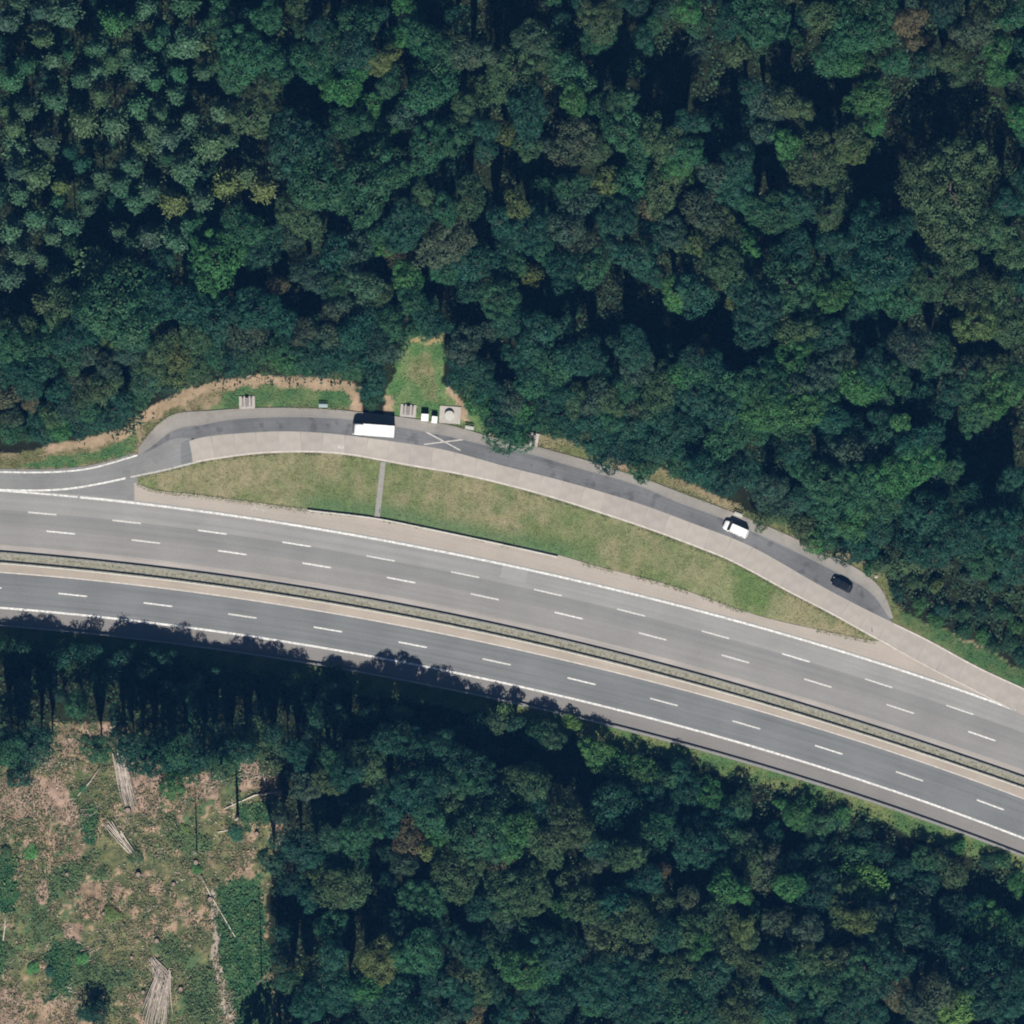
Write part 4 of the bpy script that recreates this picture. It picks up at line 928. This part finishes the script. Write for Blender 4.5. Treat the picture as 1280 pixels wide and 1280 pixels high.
# ------------------------------------------------------------------ forest beyond the frame, one mass
def outer_forest():
    P = []; r = np.random.default_rng(77); src = []
    for me in LOWC:
        n = len(me.polygons); co = np.empty(len(me.vertices) * 3, np.float32); me.vertices.foreach_get('co', co)
        tc = np.empty(len(me.vertices) * 4, np.float32); me.attributes['tint'].data.foreach_get('color', tc)
        src.append((co.reshape(n, 4, 3), tc.reshape(n, 4, 4)[:, 0, :3]))
    V = []; T = []; pts = []
    for x in np.arange(-230, 1515, 37):
        for y in np.arange(-230, 1515, 37):
            X, Y = x + r.uniform(-13, 13), y + r.uniform(-13, 13)
            if -24 < X < 1304 and -24 < Y < 1304: continue
            if -2000 < X and (float(ETOP(min(X, 172)) if X < 172 else PBOT(X)) - 40) < Y < float(RAIL(X)) + 45: continue
            if X < 330 and Y > 940: continue
            pts.append((X, Y))
    keys = 'ggttttoobde'
    for (X, Y) in pts:
        co, tc = src[r.integers(4)]; Rr = r.uniform(2.8, 4.6); h = r.uniform(12, 18)
        if Y > 640 and X > 1300: h = min(h, 9)
        a = r.uniform(0, 6.28); ca, sa = math.cos(a), math.sin(a)
        q = co * np.array([Rr, Rr, Rr]); q = np.stack([q[..., 0] * ca - q[..., 1] * sa, q[..., 0] * sa + q[..., 1] * ca, q[..., 2]], -1)
        w = W(X, Y); V.append(q + np.array([w.x, w.y, h - Rr * .8])); T.append(tc * np.array(LEAF[keys[r.integers(len(keys))]][0]))
    o = link('surrounding_forest', quads_np('surrounding_forest', np.concatenate(V), M['cover'], np.concatenate(T)))
    tag(o, 'unbroken forest canopy running on beyond the picture edges', 'forest', None, 'stuff')
outer_forest()


# ------------------------------------------------------------------ ground plants (not countable)
def scatter(name, pts, cols, per, size, height, spread, label, cat):
    n = len(pts); P = np.repeat(pts, per, 0) + R.normal(size=(n * per, 3)) * np.array([1, 1, 0]) * np.repeat(spread, per)[:, None]
    hh = np.repeat(height, per) * R.uniform(.15, 1, n * per); P[:, 2] += hh
    Nn = R.normal(0, .5, (n * per, 3)) + np.array([0, 0, .9]); Nn /= np.linalg.norm(Nn, axis=1, keepdims=True)
    V = leaf_quads(P, Nn, np.repeat(size, per) * R.uniform(.6, 1.4, n * per))
    T = np.repeat(cols, per, 0) * R.uniform(.75, 1.3, (n * per, 1))
    o = link(name, quads_np(name, V, M['cover'], T)); tag(o, label, cat, None, 'stuff')
    return o


def pick(mask, X, Y, C, n, Z=None):
    idx = np.argwhere(mask); k = idx[R.integers(len(idx), size=n)]
    p = np.stack([X[k[:, 0], k[:, 1]], Y[k[:, 0], k[:, 1]], np.zeros(n) - .08], -1)
    if Z is not None: p[:, 2] = Z[k[:, 0], k[:, 1]]
    p[:, :2] += R.uniform(-.4, .4, (n, 2))
    return p, C[k[:, 0], k[:, 1]]


mk, X_, Y_, C_ = G['gi']
inner = mk & ((640 - Y_ * PX) > GORE(640 + X_ * PX) + 3) & ((640 - Y_ * PX) < GLOW(640 + X_ * PX) - 5)
p, c = pick(inner, X_, Y_, C_, 9000)
scatter('grass', p, c * R.uniform(.95, 1.3, (9000, 1)), 3, np.full(9000, .22), np.full(9000, .05), np.full(9000, .2), 'patchy half-dry grass of the island between lay-by and motorway', 'grass')
# ragged grass creeping over the paved edges
ex = np.concatenate([R.uniform(172, 1095, 1500), R.uniform(172, 1090, 1100), R.uniform(176, 1110, 1300)])
ey = np.concatenate([GLOW(ex[:1500]) + R.normal(-.6, 1.1, 1500), GORE(ex[1500:2600]) + 1.9 + np.abs(R.normal(0, .9, 1100)), STOP(ex[2600:]) + R.normal(-.8, 1.2, 1300)])
ez = np.concatenate([np.full(2600, -.01), np.full(1300, .07)])
kp_ = fbm(ex, ey, 40, 81) > .47
ep = np.stack([(ex - 640) / PX, (640 - ey) / PX, ez], -1)[kp_]
scatter('grass', ep, np.array([(.15, .17, .075), (.21, .19, .10), (.10, .14, .06)])[R.integers(3, size=len(ep))], 4, np.full(len(ep), .22), np.full(len(ep), .03), np.full(len(ep), .2), 'ragged grass creeping over the edges of the lay-by paving', 'grass')
mk, X_, Y_, C_ = G['other']
pxx = 640 + X_ * PX; pyy = 640 - Y_ * PX
off = ~((pyy > np.where(pxx < 172, ETOP(np.minimum(pxx, 172)), STOP(np.clip(pxx, 172, 1118))) - 3) & (pyy < RAIL(pxx) + 5)) & (pxx < 1115) | (mk & (pxx >= 1115) & ((pyy < PBOT(pxx) - 5) | (pyy > RAIL(pxx) + 6)))
p, c = pick(mk & off & ~((C_[..., 0] > .235) & (C_[..., 1] < C_[..., 0] * .85)), X_, Y_, C_, 6000)
scatter('grass', p, c * R.uniform(.95, 1.35, (6000, 1)), 4, np.full(6000, .28), np.full(6000, .12), np.full(6000, .25), 'rough grass and weeds of the road verges and the small clearing', 'grass')
mk, X_, Y_, C_, Z_ = G['mcut']
n_ = 9000
p, c = pick(mk, X_, Y_, C_, n_, Z_)
clump = fbm(p[:, 0], p[:, 1], 4, 61); keep = clump > .44; p, c = p[keep], c[keep]; n_ = len(p)
gr = np.array([(.085, .11, .05), (.12, .13, .06), (.18, .165, .08), (.06, .10, .05), (.24, .19, .12), (.075, .12, .055)])[R.integers(6, size=n_)]
isg = (c[:, 1] > c[:, 0] * 1.3); gr = np.where(isg[:, None], c * 1.1, gr)
scatter('undergrowth', p, gr, 7, R.uniform(.22, .45, n_), R.uniform(.08, .5, n_), R.uniform(.25, .7, n_), 'brambles, ferns and young growth covering the clear-felled patch', 'undergrowth')
bk = mk & (C_[..., 1] > C_[..., 0] * 1.6)
n_ = 2600
p, c = pick(bk, X_, Y_, C_, n_, Z_)
scatter('ferns', p, c * R.uniform(.8, 1.45, (n_, 1)) * np.array([1.25, 1, 1]), 6, R.uniform(.25, .55, n_), R.uniform(.2, .8, n_), R.uniform(.2, .5, n_), 'dense bright green ferns in patches of the clear-felled ground', 'ferns')
n_ = 3600
p, c = pick(mk, X_, Y_, C_, n_, Z_)
kp_ = c[:, 1] < c[:, 0] * 1.3; p, c = p[kp_], c[kp_]; n_ = len(p)
p[:, 2] += .05
scatter('slash', p, np.array([(.28, .235, .175), (.24, .185, .13), (.33, .285, .22), (.18, .14, .10), (.12, .105, .07)])[R.integers(5, size=n_)], 4, R.uniform(.18, .5, n_), R.uniform(.05, .2, n_), R.uniform(.2, .7, n_),
        'dry twigs and cut branches strewn over the clear-felled patch', 'brushwood')
# forest floor plants
N_ = 30000
xy = R.uniform(-112, 112, (N_, 2)); px_, py_ = 640 + xy[:, 0] * PX, 640 - xy[:, 1] * PX
up = py_ < np.where(px_ < 172, 545, np.where(px_ < 1118, STOP(np.clip(px_, 172, 1118)) - 32, PBOT(px_) - 34))
up &= ~((px_ > 470) & (px_ < 600) & (py_ > 405))
dn = (py_ > RAIL(px_) + 20) & ~((px_ < 345) & (py_ > np.where((px_ > 60) & (px_ < 160), 900, 950)))
xy = xy[up | dn]; n_ = len(xy)
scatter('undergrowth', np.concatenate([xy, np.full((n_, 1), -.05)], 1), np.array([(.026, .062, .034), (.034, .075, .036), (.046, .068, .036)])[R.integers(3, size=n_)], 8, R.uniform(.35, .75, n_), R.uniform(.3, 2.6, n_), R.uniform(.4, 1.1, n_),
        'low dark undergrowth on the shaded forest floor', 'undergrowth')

# weeds on the median
n_ = 700; x = R.uniform(-60, 1340, n_); y = M0(x) + R.uniform(13.5, 21.5, n_)
scatter('weeds', np.stack([(x - 640) / PX, (640 - y) / PX, np.full(n_, .02)], -1), np.array([(.16, .16, .10), (.12, .135, .07), (.20, .185, .125)])[R.integers(3, size=n_)], 4, R.uniform(.15, .26, n_), R.uniform(.03, .1, n_), np.full(n_, .14),
        'dry weeds between the two guard rails of the median', 'weeds')


# ------------------------------------------------------------------ vehicles
def loft(b, stations, seg=20):
    """stations: (x, half_width, z_bottom, z_top, edge radius). Rounded-box cross-sections along x."""
    v = []; f = []
    for (x, hw, z0, z1, e) in stations:
        cz = (z0 + z1) / 2; hh = (z1 - z0) / 2
        for k in range(seg):
            a = 2 * math.pi * (k + .5) / seg; ca, sa = math.cos(a), math.sin(a); p = 2 / e
            v.append((x, hw * math.copysign(abs(ca) ** p, ca), cz + hh * math.copysign(abs(sa) ** p, sa)))
    n = len(stations)
    for i in range(n - 1):
        for k in range(seg): f.append((i * seg + k, (i + 1) * seg + k, (i + 1) * seg + (k + 1) % seg, i * seg + (k + 1) % seg))
    f += [tuple(range(seg)), tuple(range(n * seg - 1, (n - 1) * seg - 1, -1))]
    return b.add(v, f)


def wheel(parent, x, y, r, w):
    root = empty('wheel', (x, y, r)); root.parent = parent
    prof = [(r * .62, -w / 2), (r * .92, -w / 2), (r, -w * .3), (r, w * .3), (r * .92, w / 2), (r * .62, w / 2)]
    MB().lathe(prof, 20).build('tyre', M['tyre'], root, None, (math.pi / 2, 0, 0))
    MB().lathe([(r * .2, -w * .42), (r * .61, -w * .36), (r * .61, w * .36), (r * .2, w * .42)], 16).build('rim', M['rim'], root, None, (math.pi / 2, 0, 0))


def car(name, px, py, heading, L_, Wd, belt, top, hood, scr, tail, tail_scr, paint, label, cat, roof_in=.12):
    """Front towards +x. hood: length of bonnet, scr: plan length of windscreen, tail/tail_scr likewise at the back."""
    root = empty(name, W(px, py, .034), heading); tag(root, label, cat, 'vehicles parked in the lay-by')
    hl, hw = L_ / 2, Wd / 2; g = .22
    st = [(-hl, hw * .80, g + .18, belt * .86, 4), (-hl + .10, hw * .92, g + .05, belt * .96, 5), (-hl + .5, hw * .985, g, belt, 6), (-hl + 1.4, hw, g, belt + .02, 6), (0, hw, g, belt + .01, 6),
          (hl - hood, hw * .99, g, belt, 6), (hl - hood * .45, hw * .97, g, belt * .93, 5), (hl - .25, hw * .90, g + .04, belt * .82, 5), (hl - .06, hw * .78, g + .12, belt * .72, 4), (hl, hw * .66, g + .2, belt * .62, 4)]
    loft(MB(), st, 24).build('body', M[paint], root, smooth=True)
    x0, x1 = -hl + tail, hl - hood; r0, r1 = x0 + tail_scr, x1 - scr; bw, rw = hw * .93, hw * (1 - roof_in) * .93; zb, zt = belt - .03, top - .05
    # cabin glass, pane by pane, with painted pillars between
    def pane(nm, pts, mat='glass'): link(nm, mesh(nm, pts, [tuple(range(len(pts)))], M[mat]), None, root)
    core = MB(); core.add([(x0 + .06, -bw + .04, zb), (x1 - .08, -bw + .04, zb), (x1 - .08, bw - .04, zb), (x0 + .06, bw - .04, zb), (r0 + .04, -rw + .03, zt), (r1 - .04, -rw + .03, zt), (r1 - .04, rw - .03, zt), (r0 + .04, rw - .03, zt)],
                          [(0, 3, 2, 1), (4, 5, 6, 7), (0, 1, 5, 4), (1, 2, 6, 5), (2, 3, 7, 6), (3, 0, 4, 7)]); core.build('cabin', M[paint], root)
    e = .012
    def P(x, y, z, o=(0, 0, 0)): return (x + o[0], y + o[1], z + o[2])
    def mix(a, c, t): return tuple(a[i] * (1 - t) + c[i] * t for i in range(3))
    def inset(q, s, t, u, vv):
        # bilinear sub-rectangle of quad q
        f_ = lambda a, c: mix(mix(q[0], q[1], a), mix(q[3], q[2], a), c)
        return [f_(s, u), f_(t, u), f_(t, vv), f_(s, vv)]
    ws = [(x1, -bw, zb), (x1, bw, zb), (r1, rw, zt), (r1, -rw, zt)]
    pane('windscreen', [(p_[0] + e, p_[1], p_[2] + e) for p_ in inset(ws, .06, .94, .04, .97)])
    rs = [(x0, bw, zb), (x0, -bw, zb), (r0, -rw, zt), (r0, rw, zt)]
    pane('rear_window', [(p_[0] - e, p_[1], p_[2] + e) for p_ in inset(rs, .09, .91, .15, .92)])
    for sgn in (-1, 1):
        q = [(x0, sgn * bw, zb), (x1, sgn * bw, zb), (r1, sgn * rw, zt), (r0, sgn * rw, zt)]
        for (s, t) in ((.08, .33), (.36, .64), (.67, .93)):
            pts = [(p_[0], p_[1] + sgn * .02, p_[2]) for p_ in inset(q, s, t, .12, .88)]
            pane('side_window', pts if sgn < 0 else pts[::-1])
    lw = r1 - r0
    loft(MB(), [(r0 - .05, rw * .86, zt - .02, zt + .03, 5), (r0 + .15, rw * .98, zt - .03, top - .005, 6), (r0 + lw * .5, rw, zt - .03, top + .01, 6), (r1 - .15, rw * .98, zt - .03, top - .01, 6), (r1 + .05, rw * .86, zt - .02, zt + .02, 5)], 20).build('roof', M[paint], root, smooth=True)
    for sy in (-1, 1):
        wheel(root, hl - hood * .78, sy * (hw - .11), .33, .22); wheel(root, -hl + .85, sy * (hw - .11), .33, .22)
        MB().box(hl - .16, sy * hw * .62, belt * .68, .16, .34, .16, .04).build('headlight', M['lamp_clear'], root)
        MB().box(-hl + .08, sy * hw * .74, belt * .78, .12, .22, .26, .03).build('taillight', M['lamp_red'], root)
        MB().box(x1 - .28, sy * (hw + .10), belt + .06, .16, .22, .16, .05).build('mirror', M[paint], root)
    MB().box(hl - .05, 0, g + .16, .14, Wd * .62, .2, .05).build('bumper', M['dark_plastic'], root)
    return root


# headings: vehicles face up the lay-by, towards the exit on the left
car('parked_van', 919.5, 661.5, math.pi - math.radians(24), 5.4, 2.05, 1.12, 1.95, .95, .62, .12, .22, 'white', 'white passenger van parked on the dark strip with a dark windscreen', 'van', .10)
car('parked_car', 1052, 731, math.pi - math.radians(28), 4.55, 1.86, .98, 1.58, 1.15, .72, .35, .5, 'black_paint', 'black car parked near the pointed end of the parking strip', 'car')


def box_truck():
    root = empty('box_truck', W(467.2, 538.2, .03), math.pi - math.radians(4.2)); tag(root, 'white box truck parked on the dark strip beside the trees', 'truck', 'vehicles parked in the lay-by')
    L_, hw = 8.7, 1.25; f0 = L_ / 2
    bx = MB(); bx.box(-1.05, 0, 1.98, 6.5, 2.5, 2.35, .04).build('cargo_box', M['white_box'], root)
    MB().box(-1.05, 0, .93, 6.4, 1.1, .22, .02).build('chassis', M['chassis'], root)
    for sy in (-1, 1):
        MB().box(-1.05, sy * 1.235, 3.16, 6.52, .07, .07, .015).build('roof_rail', M['steel'], root)
        MB().box(-2.3, sy * 1.2, .72, 2.2, .06, .42, .02).build('side_guard', M['steel_post'], root)
    for x in (-3.6, -2.9, -2.2, -1.5, -.8, -.1, .6, 1.3, 2.0):
        MB().box(x - .05, 0, 3.162, .05, 2.36, .025, .005).build('roof_bow', M['white_box'], root)
    st = [(2.19, 1.16, .55, 2.75, 8), (2.45, 1.18, .5, 2.86, 8), (3.5, 1.17, .48, 2.82, 7), (3.95, 1.14, .48, 2.45, 6), (4.2, 1.12, .48, 1.75, 6), (4.32, 1.05, .5, 1.45, 5)]
    loft(MB(), st, 24).build('cab', M['white'], root, smooth=True)
    link('windscreen', mesh('windscreen', [(4.23, -.98, 1.72), (4.23, .98, 1.72), (4.0, .92, 2.42), (4.0, -.92, 2.42)], [(0, 1, 2, 3)], M['glass']), None, root)
    for sy in (-1, 1):
        q = [(3.15, sy * 1.157, 1.65), (3.95, sy * 1.15, 1.6), (3.80, sy * 1.12, 2.3), (3.15, sy * 1.13, 2.35)]
        link('side_window', mesh('side_window', q if sy < 0 else q[::-1], [(0, 1, 2, 3)], M['glass']), None, root)
        MB().box(3.95, sy * 1.34, 1.95, .10, .2, .42, .04).build('mirror', M['dark_plastic'], root)
        MB().box(4.33, sy * .85, .82, .08, .36, .2, .03).build('headlight', M['lamp_clear'], root)
        MB().box(-4.32, sy * 1.0, .85, .06, .35, .16, .02).build('taillight', M['lamp_red'], root)
        wheel(root, 3.3, sy * 1.02, .45, .28); wheel(root, -2.75, sy * 1.0, .45, .46)
        MB().box(-3.3, sy * .98, .55, .03, .5, .5, .01).build('mud_flap', M['dark_plastic'], root)
    MB().box(4.3, 0, .55, .18, 2.2, .3, .06).build('bumper', M['white'], root)
    MB().box(-4.34, 0, .6, .1, 2.3, .14, .02).build('underrun_bar', M['steel_post'], root)
    for sy in (-.62, .62): MB().box(-4.315, sy, 1.98, .035, 1.2, 2.2, .01).build('rear_door', M['white_box'], root)
box_truck()


# ------------------------------------------------------------------ rest-area furniture
def picnic(px, py, rz, pad_w, pad_h, label, plank=3, ln=1.9):
    root = empty('picnic_table', W(px, py, 0), rz); tag(root, label, 'picnic table', 'picnic tables beside the lay-by')
    MB().box(0, 0, .02, pad_w, pad_h, .20, .02).build('concrete_pad', M['concrete'], root)
    for k in range(plank): MB().box((k - (plank - 1) / 2) * .27, 0, .87, .25, ln, .06, .01).build('table_plank', M['wood_grey'], root)
    for sx in (-1, 1):
        if pad_w > 2.2:
            for k in (0, 1): MB().box(sx * (.80 + k * .19), 0, .57, .17, ln, .05, .01).build('seat_plank', M['wood_grey'], root)
    for sy in (-1, 1):
        MB().box(0, sy * ln * .33, .48, .7, .09, .74, .02, .8).build('leg', M['concrete'], root)
        if pad_w > 2.2:
            for sx in (-1, 1): MB().box(sx * .9, sy * ln * .33, .33, .3, .09, .43, .02).build('seat_support', M['concrete'], root)
picnic(308.8, 503, math.radians(2), 3.3, 2.6, 'grey picnic table on a pale pad in the left grass verge')
picnic(510.3, 513.5, math.radians(-5), 3.3, 2.6, 'grey picnic table between the truck and the white waste containers')
picnic(667.5, 549.5, math.radians(-12), 1.9, 2.7, 'narrow table on a pale pad tucked under the tree edge', 2, 1.8)


def bench(px, py, rz, mat, label):
    root = empty('bench', W(px, py, 0), rz); tag(root, label, 'bench', 'benches beside the lay-by')
    for k in (0, 1, 2): MB().box(0, -.22 + k * .2, .47, 1.85, .18, .07, .015).build('seat_plank', mat, root)
    for k in (0, 1): MB().box(0, .36 + .03 * k, .66 + k * .2, 1.85, .06, .17, .015).build('back_plank', mat, root)
    for s in (-.65, .65): MB().box(s, 0, .18, .14, .55, .52, .02).build('leg', M['concrete'], root)
bench(404, 507.5, math.radians(-1), M['bench_blue'], 'pale blue bench on the grass left of the truck')
bench(587, 535, math.radians(-10), M['bench_pale'], 'pale bench in front of low shrubs right of the concrete table')
bench(922.5, 643.5, math.radians(-20), M['bench_pale'], 'pale bench on the footway beside the white van')


def container(px, py, rz, w, d, h, label):
    root = empty('waste_container', W(px, py, .06), rz); tag(root, label, 'waste container', 'white waste containers')
    MB().box(0, 0, h * .5, w * .96, d * .96, h * .86, .05, 1.02).build('body', M['bin_white'], root)
    lid = MB().box(0, 0, h * .97, w, d, .12, .04).build('lid', M['bin_white'], root)
    MB().box(0, -d * .52, h * .95, w * .5, .05, .05, .01).build('handle', M['steel_post'], lid)
    for sx in (-1, 1):
        for sy in (-1, 1): MB().lathe([(.05, -.03), (.09, -.03), (.09, .03), (.05, .03)], 12).build('caster', M['tyre'], root, (sx * w * .38, sy * d * .38, .03), (math.pi / 2, 0, 0))
container(531.2, 521.8, math.radians(-4), 1.55, 1.5, 1.5, 'white waste container, the larger one next to the picnic table')
container(543.2, 524.6, math.radians(-6), 1.2, 1.45, 1.35, 'white waste container, the smaller one next to the round table')

root = empty('round_table', W(561.8, 519.2, 0)); tag(root, 'round grey concrete table on a square pale paved pad', 'table')
MB().box(0.1, .1, .02, 4.4, 3.6, .20, .02).build('paved_pad', M['concrete'], root, rot=(0, 0, math.radians(-4)))
MB().lathe([(.35, .1), (.30, .3), (.42, .68)], 20).build('pedestal', M['concrete'], root)
MB().lathe([(.2, .68), (.92, .70), (.98, .76), (.98, .82), (.92, .86), (.4, .88), (.1, .885)], 32).build('table_top', M['bench_pale'], root, smooth=False)


def delineator(px, py, label):
    root = empty('delineator_post', W(px, py, 0)); tag(root, label, 'marker post', 'white marker posts at the road edge')
    MB().box(0, 0, .42, .12, .12, .96, .03, .9).build('post', M['post_white'], root)
    MB().box(0, 0, .80, .128, .128, .2, .02, .97).build('band', M['black'], root)
delineator(172, 538, 'white marker post in the grass at the left end of the footway')
delineator(195, 597, 'white marker post at the left tip of the grass island')
delineator(474.5, 641, 'white marker post at the lower end of the drain channel')
delineator(1090, 790, 'white marker post at the right tip of the grass island')
root = empty('small_sign', W(1095, 721, 0)); tag(root, 'small white sign on a post at the footway end', 'sign')
MB().tube([(0, 0, -.1), (0, 0, 1.9)], .04, 8).build('pole', M['steel_post'], root)
MB().box(0, 0, 1.7, .9, .06, .6, .02).build('sign_plate', M['post_white'], root)
MB().box(0, 0, .1, .6, .6, .3, .03).build('footing', M['concrete'], root)


# ------------------------------------------------------------------ felled timber on the clear-felled patch
def log_pile(p0, p1, w0, w1, nlog, mat, label, seed, layers=2):
    r = random.Random(seed); a = W(*p0); c = W(*p1); d = (c - a); ln = d.length; d.normalize(); nrm = Vector((-d.y, d.x, 0))
    root = empty('log_pile', a); tag(root, label, 'log pile', 'heaps of felled timber')
    for k in range(nlog):
        lay = k % layers
        t = r.uniform(-.5, .5); s0 = r.uniform(0, .4) * ln; s1 = ln * r.uniform(.6, 1.06); rr = r.uniform(.05, .13)
        e = r.uniform(-.34, .34); q0 = d * s0 + nrm * (t * w0) + Vector((0, 0, .15 + lay * .22 + r.uniform(0, .1))); q1 = d * s1 + nrm * ((t + e) * w1) + Vector((0, 0, .12 + lay * .22 + r.uniform(0, .1)))
        m_ = (q0 + q1) / 2 + Vector((r.uniform(-.25, .25), r.uniform(-.2, .2), .05))
        MB().tube([q0, m_, q1], [rr, rr * .85, rr * .45], 7).build('log', M[mat if r.random() < .7 else 'log_pale'], root)
log_pile((147, 940), (163, 1010), 2.2, 2.0, 52, 'log_bark', 'long heap of grey logs at the upper edge of the clear-felled patch', 1)
log_pile((134, 1026), (178, 1082), 2.2, .9, 20, 'log_pale', 'loose heap of pale peeled poles in the middle of the clear-felled patch', 2, 2)
log_pile((186, 1196), (206, 1230), 2.2, 3.6, 24, 'log_bark', 'short top heap of grey branches on the large lower log pile', 3)
log_pile((205, 1206), (192, 1288), 3.0, 4.2, 60, 'log_bark', 'wide heap of long grey logs at the bottom of the clear-felled patch', 4, 3)


def fallen(pts, rad, mat, label, branches=0, seed=0):
    P = [W(x, y, .25) for x, y in pts]; root = empty('fallen_trunk', P[0]); tag(root, label, 'fallen trunk', 'fallen trunks on the clear-felled patch'); r = random.Random(seed)
    Q = [p_ - P[0] for p_ in P]; n_ = len(Q)
    MB().tube(Q, [rad * (1 - .6 * i / (n_ - 1)) for i in range(n_)], 8).build('trunk', M[mat], root, smooth=True)
    for k in range(branches):
        t = r.uniform(.3, .95); i = min(n_ - 2, int(t * (n_ - 1))); q = Q[i].lerp(Q[i + 1], t * (n_ - 1) - i); a = r.uniform(0, 6.28); l = r.uniform(.6, 1.6)
        MB().tube([q, q + Vector((math.cos(a) * l, math.sin(a) * l, .3))], [rad * .35, rad * .1], 5).build('branch', M[mat], root)
fallen([(251, 1094), (263, 1118), (276, 1140), (294, 1171)], .2, 'log_pale', 'thin pale trunk lying across the bright green ferns', 3, 5)
fallen([(352, 989), (318, 994), (298, 1003), (280, 1011)], .24, 'log_pale', 'pale trunk lying below the pink soil at the forest edge', 5, 6)
fallen([(7, 1142), (6, 1160), (4, 1176)], .2, 'log_pale', 'white trunk lying at the far left edge of the clear-felled patch', 2, 7)
fallen([(124, 960), (112, 978), (97, 995)], .16, 'log_pale', 'slim pale trunk lying left of the upper log heap', 2, 8)
fallen([(272, 1040), (290, 1037)], .15, 'log_pale', 'short pale pole by the small bare soil strip', 1, 9)
fallen([(322, 945), (328, 965), (334, 985)], .2, 'deadwood', 'grey trunk lying on the pink soil', 4, 10)


def brush_pile(px, py, w, d_, n_, label, seed):
    r = random.Random(seed); root = empty('brush_pile', W(px, py, -.05)); tag(root, label, 'brush pile', 'heaps of cut branches')
    for k in range(n_):
        a = r.gauss(.4, .7); l = r.uniform(.5, 1.9); c0 = Vector((r.gauss(0, w * .3), r.gauss(0, d_ * .3), r.uniform(.1, .6))); e = Vector((math.cos(a) * l / 2, math.sin(a) * l / 2, r.uniform(-.15, .2)))
        m_ = c0 + Vector((r.uniform(-.12, .12), r.uniform(-.12, .12), .05))
        MB().tube([c0 - e, m_, c0 + e], [.06, .05, .025], 5).build('branch', M[r.choice(['log_pale', 'cutwood', 'log_bark', 'deadwood'])], root)
brush_pile(311, 967, 5, 5, 34, 'brush pile on the pink bare soil by the right forest edge', 1)
brush_pile(271, 977, 4, 4, 26, 'brush pile left of the thick bare trunk', 2)
brush_pile(152, 1022, 4, 3, 24, 'brush pile between the upper log heap and the pale poles', 3)
brush_pile(101, 1022, 6, 4, 26, 'brush pile on bare soil left of the pale poles', 4)
brush_pile(108, 1190, 4, 4, 22, 'pale brush pile low in the middle of the felled patch', 5)
brush_pile(88, 1245, 5, 4, 26, 'brush pile left of the wide lower log heap', 6)
brush_pile(285, 1262, 4, 5, 22, 'brush pile at the lower end of the pale track', 7)
brush_pile(60, 955, 4, 3, 20, 'brush pile below the trees at the upper left of the felled patch', 8)


def stump(px, py, r0, h, label):
    root = empty('tree_stump', W(px, py, -.1)); tag(root, label, 'stump', 'cut stumps on the clear-felled patch')
    MB().lathe([(r0 * 1.5, 0), (r0 * 1.15, h * .3), (r0, h), (r0 * .98, h + .01)], 14).build('bark', M['bark'], root)
    MB().lathe([(r0 * .9, h), (r0 * .9, h + .03), (.02, h + .035)], 14).build('cut_face', M['cutwood'], root)
for (x, y, r0, h, lb) in ((263, 1124, .55, .8, 'large cut stump beside the thin fallen trunk'), (245, 1078, .5, .7, 'cut stump below the thin standing snag'), (173, 1093, .5, .9, 'cut stump below the pale poles'), (84, 1093, .4, .7, 'cut stump left of the pale poles'),
                          (196, 1176, .5, .8, 'cut stump above the lower log heap'), (165, 1197, .4, .7, 'cut stump left of the lower log heap'), (130, 1142, .4, .7, 'cut stump in the middle of the felled patch'), (226, 1236, .45, .8, 'cut stump right of the lower log heap'),
                          (179, 1240, .4, .7, 'cut stump at the left side of the lower log heap'), (217, 1105, .4, .6, 'cut stump between the pale poles and the ferns'), (321, 1042, .45, .9, 'pale cut stump near the right forest edge'), (160, 1013, .6, .8, 'cut stump at the foot of the upper log heap')):
    stump(x, y, r0, h, lb)


def snag(px, py, h, r0, label, seed):
    r = random.Random(seed); root = empty('dead_tree', W(px, py, -.1)); tag(root, label, 'dead tree', 'bare standing trunks')
    MB().tube([(0, 0, 0), (.05, 0, h * .4), (-.05, .05, h)], [r0, r0 * .75, r0 * .3], 8).build('trunk', M['deadwood'], root, smooth=True)
    for k in range(9):
        z = h * r.uniform(.35, .97); a = r.uniform(0, 6.28); l = r.uniform(.3, .8)
        MB().tube([(0, 0, z), (math.cos(a) * l, math.sin(a) * l, z + .2)], [r0 * .25, r0 * .06], 5).build('branch', M['deadwood'], root)
snag(246, 1063, 14.4, .19, 'thin bare standing trunk above a stump in the felled patch', 1)
snag(297, 1021, 11.5, .45, 'thick bare standing trunk left of the pink soil', 2)
snag(327, 1221, 21.0, .17, 'tall thin bare trunk at the right side of the ferns', 3)

# ------------------------------------------------------------------ thin blue air between the ground and the camera
hm = bpy.data.materials.new('blue air'); hm.use_nodes = True; nt = hm.node_tree
for n in list(nt.nodes):
    if n.type == 'BSDF_PRINCIPLED': nt.nodes.remove(n)
pv = nt.nodes.new('ShaderNodeVolumePrincipled')
pv.inputs['Color'].default_value = (.12, .42, 1.0, 1); pv.inputs['Density'].default_value = 0.000036; pv.inputs['Anisotropy'].default_value = 0.0
nt.links.new(pv.outputs[0], nt.nodes['Material Output'].inputs['Volume'])
hz = MB().box(0, 0, (CAM_H + 20 - 1.5) / 2, 1300, 1300, CAM_H + 20 + 1.5).build('haze', hm)
tag(hz, None, None, None, 'stuff')
